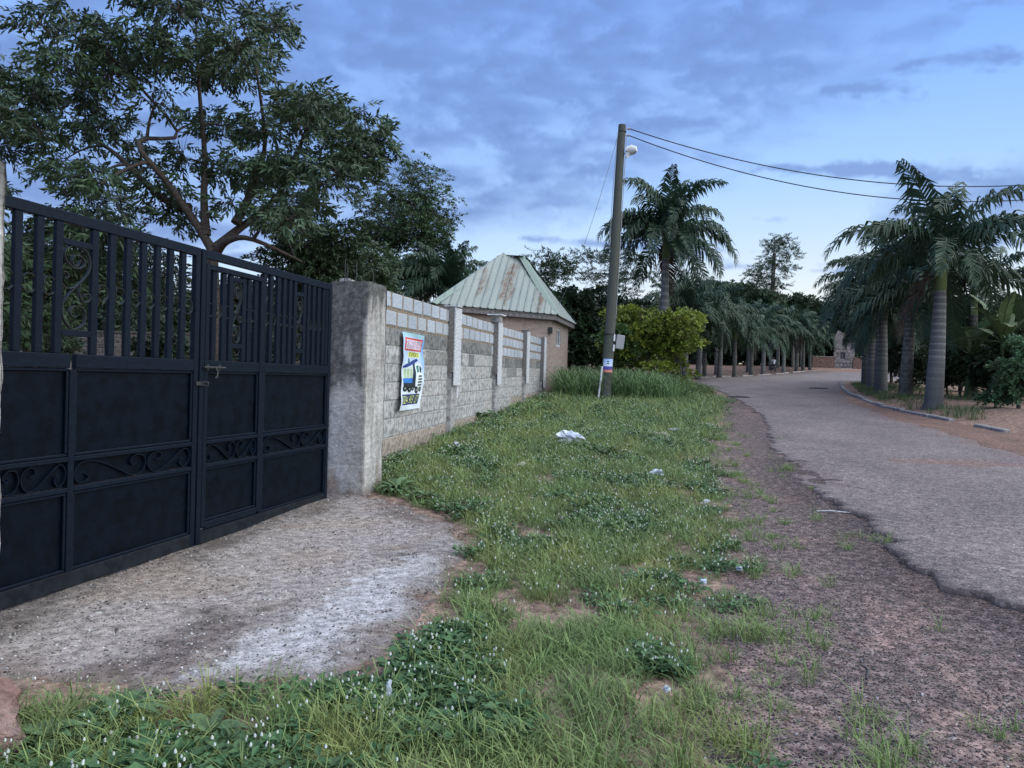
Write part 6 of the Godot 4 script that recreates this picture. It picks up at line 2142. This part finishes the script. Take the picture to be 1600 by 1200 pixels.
func litter() -> void:
	var k := 0
	for q in [[1.16, 15.3, Vector3(0.30, 0.15, 0.24), "bag_plastic", "crumpled white plastic bag lying in the grass beyond the second post's shade", "plastic bag"],
			[0.19, 11.9, Vector3(0.13, 0.045, 0.09), "scrap_paper", "flat brownish scrap in the grass, left of the path of litter", "scrap"],
			[2.22, 11.5, Vector3(0.12, 0.05, 0.09), "bag_plastic", "small flattened pale wrapper near the right edge of the grass", "wrapper"],
			[2.42, 9.4, Vector3(0.065, 0.025, 0.04), "bag_plastic", "little bluish-white wrapper at the grass edge by the gravel", "wrapper"],
			[0.82, 3.85, Vector3(0.02, 0.018, 0.02), "bag_plastic", "crumpled white scrap in the near grass by the gravel", "scrap"],
			[1.52, 5.92, Vector3(0.035, 0.022, 0.03), "bag_plastic", "white paper scrap beside a flowering weed patch", "scrap"],
			[1.92, 6.35, Vector3(0.035, 0.018, 0.03), "bag_plastic", "white paper scrap on the gravel edge, the rightmost one", "scrap"],
			[-0.55, 3.68, Vector3(0.016, 0.055, 0.02), "bag_plastic", "upright pale plastic sachet stuck in the nearest grass", "sachet"],
			[-1.0, 14.2, Vector3(0.07, 0.06, 0.06), "bag_plastic", "tiny pale wrapper in the grass close to the block wall", "wrapper"],
			[3.3, 17.0, Vector3(0.2, 0.06, 0.1), "scrap_paper", "yellowish scrap in the grass right of the plastic bag", "scrap"],
			[3.9, 18.2, Vector3(0.16, 0.05, 0.1), "bag_plastic", "small pale scrap far back in the grass near the gravel", "scrap"]]:
		var sz: Vector3 = q[2]
		var o := part(["plastic_bag", "scrap", "wrapper", "wrapper", "scrap", "scrap", "scrap", "sachet", "wrapper", "scrap", "scrap"][k], crumple(k * 7.3, sz, 0.42), M[q[3]], null, Transform3D(Basis(Vector3.UP, k * 1.3), P(q[0], q[1], sz.y * 0.6 + (0.06 if q[1] > 8.0 else 0.05))))
		tag(o, q[4], q[5], "litter on the verge")
		k += 1
	# twigs on the gravel and the road
	k = 0
	for q in [[5.0, 13.3, 0.5, 0.3, "thin dark twig lying on the road's left side"], [4.75, 11.3, 0.35, 0.1, "short dark twig on the broken road edge"], [3.9, 9.2, 0.4, -0.2, "pale straw on the gravel by the broken edge"], [2.0, 4.25, 0.22, 1.2, "curved dark twig on the near gravel"], [9.9, 33.5, 1.1, 0.1, "fallen dark palm stick on the road before the bend"], [19.0, 47.5, 1.5, 0.3, "fallen palm stick near the tip of the right kerb"]]:
		var b := MB.new()
		var l: float = q[2]
		b.tube([Vector3(-l / 2, 0.012, 0), Vector3(-l * 0.1, 0.03, l * 0.06), Vector3(l * 0.25, 0.02, l * 0.02), Vector3(l / 2, 0.012, -l * 0.08)], [0.008, 0.009, 0.007, 0.003] if l < 1.0 else [0.03, 0.04, 0.03, 0.01], 5)
		tag(part("twig", b.mesh(), M.plank if k == 2 else M.latch_iron if k != 2 else M.plank, null, Transform3D(Basis(Vector3.UP, q[3]), Vector3(q[0], rise(q[1]) + (0.06 if q[0] > 4.0 else 0.012), -q[1]))), q[4], "twig", "fallen twigs")
		k += 1


# ------------------------------------------------------------------ far wall of the compound, far house, rider
func compound_wall() -> void:
	var a := Vector2(-27.0, 36.5)
	var b := Vector2(-4.2, 35.2)
	var dir := (b - a).normalized()
	var t := Vector3(dir.x, 0, -dir.y)
	var bs := Basis(t, Vector3.UP, t.cross(Vector3.UP))
	var L := (b - a).length()
	var root := thing("compound_wall", "weathered brown block wall at the back of the compound, seen through the gate", "wall", P(a.x, a.y, -0.1), bs)
	var base := 0.0
	var hgt := 2.22
	bar(root, "wall_core", M.far_mortar, Vector3(L / 2, hgt / 2, -0.1), Vector3(L, hgt, 0.18), 0.01)
	bar(root, "coping", M.far_brick_dark, Vector3(L / 2, hgt + 0.04, -0.09), Vector3(L, 0.10, 0.27), 0.01)
	var ms := []
	for k in 3: ms.append(block_mesh(400 + k, 0.46, 0.205))
	var n := 0
	for row in 6:
		var s := 3.2 + 0.25 * (row % 2)
		while s < L - 0.4 and n < 260:
			part("brick", ms[R.randi() % 3], M.far_brick if R.randf() < 0.7 else M.far_brick_dark, root, Transform3D(Basis.IDENTITY, Vector3(s, hgt - 0.13 - row * 0.24, 0.003 + R.randf_range(-0.003, 0.004))))
			s += 0.5
			n += 1


func stone_house() -> void:
	var d := 109.0
	var x0 := (1301.0 - 800.0) / 1202.0 * d
	var base := P(x0, d, -0.2)
	var root := thing("stone_house", "narrow two-storey unfinished stone house far away at the end of the road", "house", base, Basis(Vector3.UP, -0.25))
	var w := 2.75
	var h := 5.0
	var wb := MB.new()
	# front wall built round two openings, side walls plain, gable sloping to the right
	for q in [[0.0, 0.0, w, 1.55], [0.0, 2.55, w, 3.5], [0.0, 1.55, 0.85, 2.55], [1.55, 1.55, w, 2.55], [0.0, 3.5, 1.05, 4.3], [1.75, 3.5, w, 4.3]]:
		wb.box(Vector3((q[0] + q[2]) / 2, (q[1] + q[3]) / 2, -0.2), Basis.IDENTITY, Vector3(q[2] - q[0], q[3] - q[1], 0.36), 0.0)
	wb.box(Vector3(w / 2, 4.45, -0.2), Basis.IDENTITY, Vector3(w, 0.3, 0.36), 0.0)
	wb.tri_out(Vector3(0, 4.6, -0.03), Vector3(0.5, 5.6, -0.03), Vector3(w, 4.6, -0.03), Vector3.BACK)
	wb.tri_out(Vector3(0, 4.6, -0.37), Vector3(0.5, 5.6, -0.37), Vector3(w, 4.6, -0.37), Vector3.FORWARD)
	wb.quad_out(Vector3(0, 4.6, -0.03), Vector3(0.5, 5.6, -0.03), Vector3(0.5, 5.6, -0.37), Vector3(0, 4.6, -0.37), Vector3.LEFT)
	wb.quad_out(Vector3(w, 4.6, -0.03), Vector3(0.5, 5.6, -0.03), Vector3(0.5, 5.6, -0.37), Vector3(w, 4.6, -0.37), Vector3.UP)
	wb.box(Vector3(0.19, 2.3, -1.9), Basis.IDENTITY, Vector3(0.36, 4.6, 3.0), 0.0)
	wb.box(Vector3(w - 0.19, 2.3, -1.9), Basis.IDENTITY, Vector3(0.36, 4.6, 3.0), 0.0)
	part("wall", wb.mesh(), M.far_stone_dark, root)
	for q in [[1.2, 2.05, 0.70, 1.0], [1.4, 3.9, 0.70, 0.8]]:
		var win := part("window", MB_frame(q[2], q[3]), M.plank_dark, root, Transform3D(Basis.IDENTITY, Vector3(q[0], q[1], -0.22)))
		bar(win, "pane", M.dark_glass, Vector3(0, 0, -0.05), Vector3(q[2] - 0.1, q[3] - 0.1, 0.02), 0.0)
	for i in 46:
		var y := 0.2 + (i / 5) * 0.48 + R.randf_range(-0.06, 0.06)
		var x := 0.3 + (i % 5) * 0.53 + (0.2 if (i / 5) % 2 else 0.0)
		if x > w - 0.25 or y > 4.4 or (absf(x - 1.2) < 0.65 and absf(y - 2.05) < 0.72) or (absf(x - 1.4) < 0.65 and absf(y - 3.9) < 0.6): continue
		bar(root, "stone", M.far_stone if R.randf() < 0.7 else M.far_stone_dark, Vector3(x, y, -0.01), Vector3(0.46, 0.38, 0.08), 0.03, Basis(Vector3.BACK, R.randf_range(-0.12, 0.12)).scaled(Vector3(R.randf_range(0.75, 1.05), R.randf_range(0.7, 1.05), 1)))
	var rw := thing("red_wall", "low reddish mud-brick wall left of the far stone house", "wall", P((1268.0 - 800.0) / 1202.0 * 107.0, 107.0, -0.2))
	bar(rw, "wall", M.red_wall, Vector3(1.5, 0.9, 0), Vector3(3.1, 1.8, 0.3), 0.03)
	bar(rw, "coping", M.far_stone_dark, Vector3(1.5, 1.83, 0), Vector3(3.2, 0.1, 0.36), 0.02)
	var r2 := thing("red_wall", "broken red mud-brick wall piece right of the far stone house", "wall", P((1331.0 - 800.0) / 1202.0 * 107.0, 107.0, -0.2))
	bar(r2, "wall", M.red_wall, Vector3(0.9, 0.75, 0), Vector3(1.8, 1.5, 0.3), 0.03)
	bar(r2, "coping", M.red_wall, Vector3(0.55, 1.6, 0), Vector3(0.9, 0.3, 0.28), 0.03)


func capsule(p: Vector3, a: Vector3, b: Vector3, ra: float, rb: float) -> float:
	var ab := b - a
	var t := clampf((p - a).dot(ab) / maxf(ab.length_squared(), 1e-6), 0.0, 1.0)
	return (p - a - ab * t).length() - lerpf(ra, rb, t)


# one skin over a skeleton: smooth union of tapered capsules, meshed with surface nets
func body(bones: Array, lo: Vector3, hi: Vector3, cell: float, paint: Callable) -> ArrayMesh:
	var nx := int((hi.x - lo.x) / cell) + 1
	var ny := int((hi.y - lo.y) / cell) + 1
	var nz := int((hi.z - lo.z) / cell) + 1
	var f := PackedFloat32Array()
	f.resize(nx * ny * nz)
	f.fill(1.0)
	for q in bones:
		var rr: float = maxf(q[2], q[3]) + cell * 3.0
		var mn = ((q[0].min(q[1]) - Vector3.ONE * rr - lo) / cell).max(Vector3.ZERO)
		var mx = (q[0].max(q[1]) + Vector3.ONE * rr - lo) / cell
		for z in range(int(mn.z), mini(nz, int(mx.z) + 1)):
			for y in range(int(mn.y), mini(ny, int(mx.y) + 1)):
				for x in range(int(mn.x), mini(nx, int(mx.x) + 1)):
					var i := (z * ny + y) * nx + x
					var dd := capsule(lo + Vector3(x, y, z) * cell, q[0], q[1], q[2], q[3])
					var k := 0.03
					var h := clampf(0.5 + 0.5 * (f[i] - dd) / k, 0.0, 1.0)
					f[i] = lerpf(f[i], dd, h) - k * h * (1.0 - h)
	var at := {}
	var vs := []
	for z in nz - 1:
		for y in ny - 1:
			for x in nx - 1:
				var i := (z * ny + y) * nx + x
				var sum := Vector3.ZERO
				var n := 0
				for e in [[0, 0, 0, 1, 0, 0], [0, 1, 0, 1, 1, 0], [0, 0, 1, 1, 0, 1], [0, 1, 1, 1, 1, 1], [0, 0, 0, 0, 1, 0], [1, 0, 0, 1, 1, 0], [0, 0, 1, 0, 1, 1], [1, 0, 1, 1, 1, 1], [0, 0, 0, 0, 0, 1], [1, 0, 0, 1, 0, 1], [0, 1, 0, 0, 1, 1], [1, 1, 0, 1, 1, 1]]:
					var a := f[i + (e[2] * ny + e[1]) * nx + e[0]]
					var b := f[i + (e[5] * ny + e[4]) * nx + e[3]]
					if (a < 0.0) != (b < 0.0):
						sum += Vector3(e[0], e[1], e[2]).lerp(Vector3(e[3], e[4], e[5]), a / (a - b))
						n += 1
				if n:
					at[i] = vs.size()
					vs.append(lo + (Vector3(x, y, z) + sum / n) * cell)
	var m := MB.new()
	var st := [1, nx, nx * ny]
	for i in at.keys():
		for ax in 3:
			var j: int = i + st[ax]
			if j >= f.size() or (f[i] < 0.0) == (f[j] < 0.0): continue
			var u: int = st[(ax + 1) % 3]
			var w: int = st[(ax + 2) % 3]
			if not (at.has(i - u) and at.has(i - w) and at.has(i - u - w)): continue
			var q := [vs[at[i]], vs[at[i - u]], vs[at[i - u - w]], vs[at[i - w]]]
			var dir := Vector3.ZERO
			dir[ax] = 1.0 if f[i] < 0.0 else -1.0
			var cc := []
			for k in 4: cc.append(paint.call(q[k]))
			m.tri_c(q[0], q[1], q[2], cc[0], cc[1], cc[2], dir)
			m.tri_c(q[0], q[2], q[3], cc[0], cc[2], cc[3], dir)
	return m.mesh()


func rider() -> void:
	var d := 90.0
	var at := Vector3((1207.0 - 800.0) / 1202.0 * d, rise(d) + 0.04, -d)
	# motorcycle seen from behind: local -z is ahead
	var bike := thing("motorcycle", "small dark motorcycle under its rider near the far left kerb", "motorcycle", at)
	for z in [0.62, -0.62]:
		var ring := []
		for i in 21: ring.append(Vector3(0, 0.30 + 0.25 * sin(TAU * i / 20), z + 0.25 * cos(TAU * i / 20)))
		var tb := MB.new()
		var rr := []
		for i in 21: rr.append(0.05)
		tb.tube(ring, rr, 8, [], false)
		var wheel := part("wheel", tb.mesh(), M.latch_iron, bike)
		var hb := MB.new()
		hb.tube([Vector3(-0.06, 0.30, z), Vector3(0.06, 0.30, z)], [0.05, 0.05], 8)
		for i in 8: hb.tube([Vector3(0, 0.30, z), Vector3(0, 0.30 + 0.22 * sin(TAU * i / 8), z + 0.22 * cos(TAU * i / 8))], [0.008, 0.008], 4)
		part("rim", hb.mesh(), M.steel_grey, wheel)
	var fb := MB.new()
	fb.tube([Vector3(0, 0.62, 0.55), Vector3(0, 0.62, 0.1), Vector3(0, 0.72, -0.2), Vector3(0, 0.84, -0.42)], [0.04, 0.06, 0.08, 0.04], 8)
	fb.tube([Vector3(0, 0.36, 0.2), Vector3(0, 0.40, -0.2)], [0.13, 0.12], 8)
	for s in [-0.09, 0.09]:
		fb.tube([Vector3(s, 0.30, 0.62), Vector3(s, 0.62, 0.42)], [0.02, 0.02], 6)
		fb.tube([Vector3(s, 0.30, -0.62), Vector3(s * 0.8, 0.95, -0.44)], [0.022, 0.022], 6)
	part("frame", fb.mesh(), M.latch_iron, bike)
	var tk := MB.new()
	tk.col = Color(0.10, 0.02, 0.02)
	tk.tube([Vector3(0, 0.76, 0.0), Vector3(0, 0.82, -0.15), Vector3(0, 0.80, -0.36)], [0.09, 0.14, 0.08], 10)
	part("fuel_tank", tk.mesh(), M.bike, bike)
	var sd := MB.new()
	sd.box(Vector3(0, 0.73, 0.3), Basis.IDENTITY, Vector3(0.25, 0.09, 0.62), 0.03)
	part("saddle", sd.mesh(), M.latch_iron, bike)
	var hb2 := MB.new()
	hb2.tube([Vector3(-0.36, 1.0, -0.32), Vector3(-0.1, 1.02, -0.44), Vector3(0.1, 1.02, -0.44), Vector3(0.36, 1.0, -0.32)], [0.015, 0.015, 0.015, 0.015], 6)
	part("handlebar", hb2.mesh(), M.steel_grey, bike)
	bar(bike, "tail_light", M.red_wall, Vector3(0, 0.64, 0.66), Vector3(0.11, 0.07, 0.05), 0.01)
	bar(bike, "mudguard", M.steel_grey, Vector3(0, 0.60, 0.70), Vector3(0.12, 0.03, 0.26), 0.008, Basis(Vector3.RIGHT, 0.5))
	var bones := [[Vector3(0, 0.84, 0.24), Vector3(0, 1.02, 0.20), 0.15, 0.14], [Vector3(0, 1.02, 0.20), Vector3(0, 1.28, 0.10), 0.135, 0.16], [Vector3(-0.15, 1.34, 0.07), Vector3(0.15, 1.34, 0.07), 0.075, 0.075], [Vector3(0, 1.36, 0.07), Vector3(0, 1.47, 0.03), 0.055, 0.055], [Vector3(0, 1.55, 0.01), Vector3(0, 1.61, 0.02), 0.095, 0.10]]
	for s in [-1.0, 1.0]:
		bones.append_array([[Vector3(0.09 * s, 0.84, 0.22), Vector3(0.24 * s, 0.74, -0.16), 0.10, 0.07], [Vector3(0.24 * s, 0.74, -0.16), Vector3(0.20 * s, 0.36, 0.04), 0.065, 0.045], [Vector3(0.20 * s, 0.32, 0.06), Vector3(0.21 * s, 0.30, -0.12), 0.045, 0.04],
			[Vector3(0.19 * s, 1.34, 0.06), Vector3(0.33 * s, 1.12, -0.08), 0.06, 0.048], [Vector3(0.33 * s, 1.12, -0.08), Vector3(0.33 * s, 1.02, -0.28), 0.045, 0.035], [Vector3(0.33 * s, 1.02, -0.28), Vector3(0.32 * s, 1.0, -0.34), 0.04, 0.04]])
	var paint := func(p: Vector3) -> Color:
		if p.y > 1.52: return Color(0.015, 0.013, 0.012)
		if p.y > 1.42: return Color(0.06, 0.035, 0.025)
		if p.y > 0.93 and absf(p.x) < 0.30:
			if absf(absf(p.x) - 0.10 - 0.12 * (1.3 - p.y)) < 0.028 and p.z > 0.1: return Color(0.03, 0.03, 0.04)
			return Color(0.66, 0.68, 0.74)
		if p.y > 0.93: return Color(0.06, 0.035, 0.025)
		return Color(0.018, 0.018, 0.025)
	var who := part("person", body(bones, Vector3(-0.5, 0.2, -0.5), Vector3(0.5, 1.8, 0.5), 0.028, paint), M.bike, null, Transform3D(Basis.IDENTITY, at))
	tag(who, "person in a white shirt with dark straps riding a motorcycle away", "person")


func _ready() -> void:
	R.seed = 20240517
	N1.seed = 2; N1.frequency = 0.35; N1.fractal_octaves = 3
	N2.seed = 9; N2.frequency = 0.5; N2.fractal_octaves = 2
	setup()
	materials()
	ground()
	wall()
	pillars()
	gatehouse()
	compound_wall()
	stone_house()
	palms()
	trees()
	gate()
	pole()
	banner()
	verge()
	rock()
	litter()
	rider()
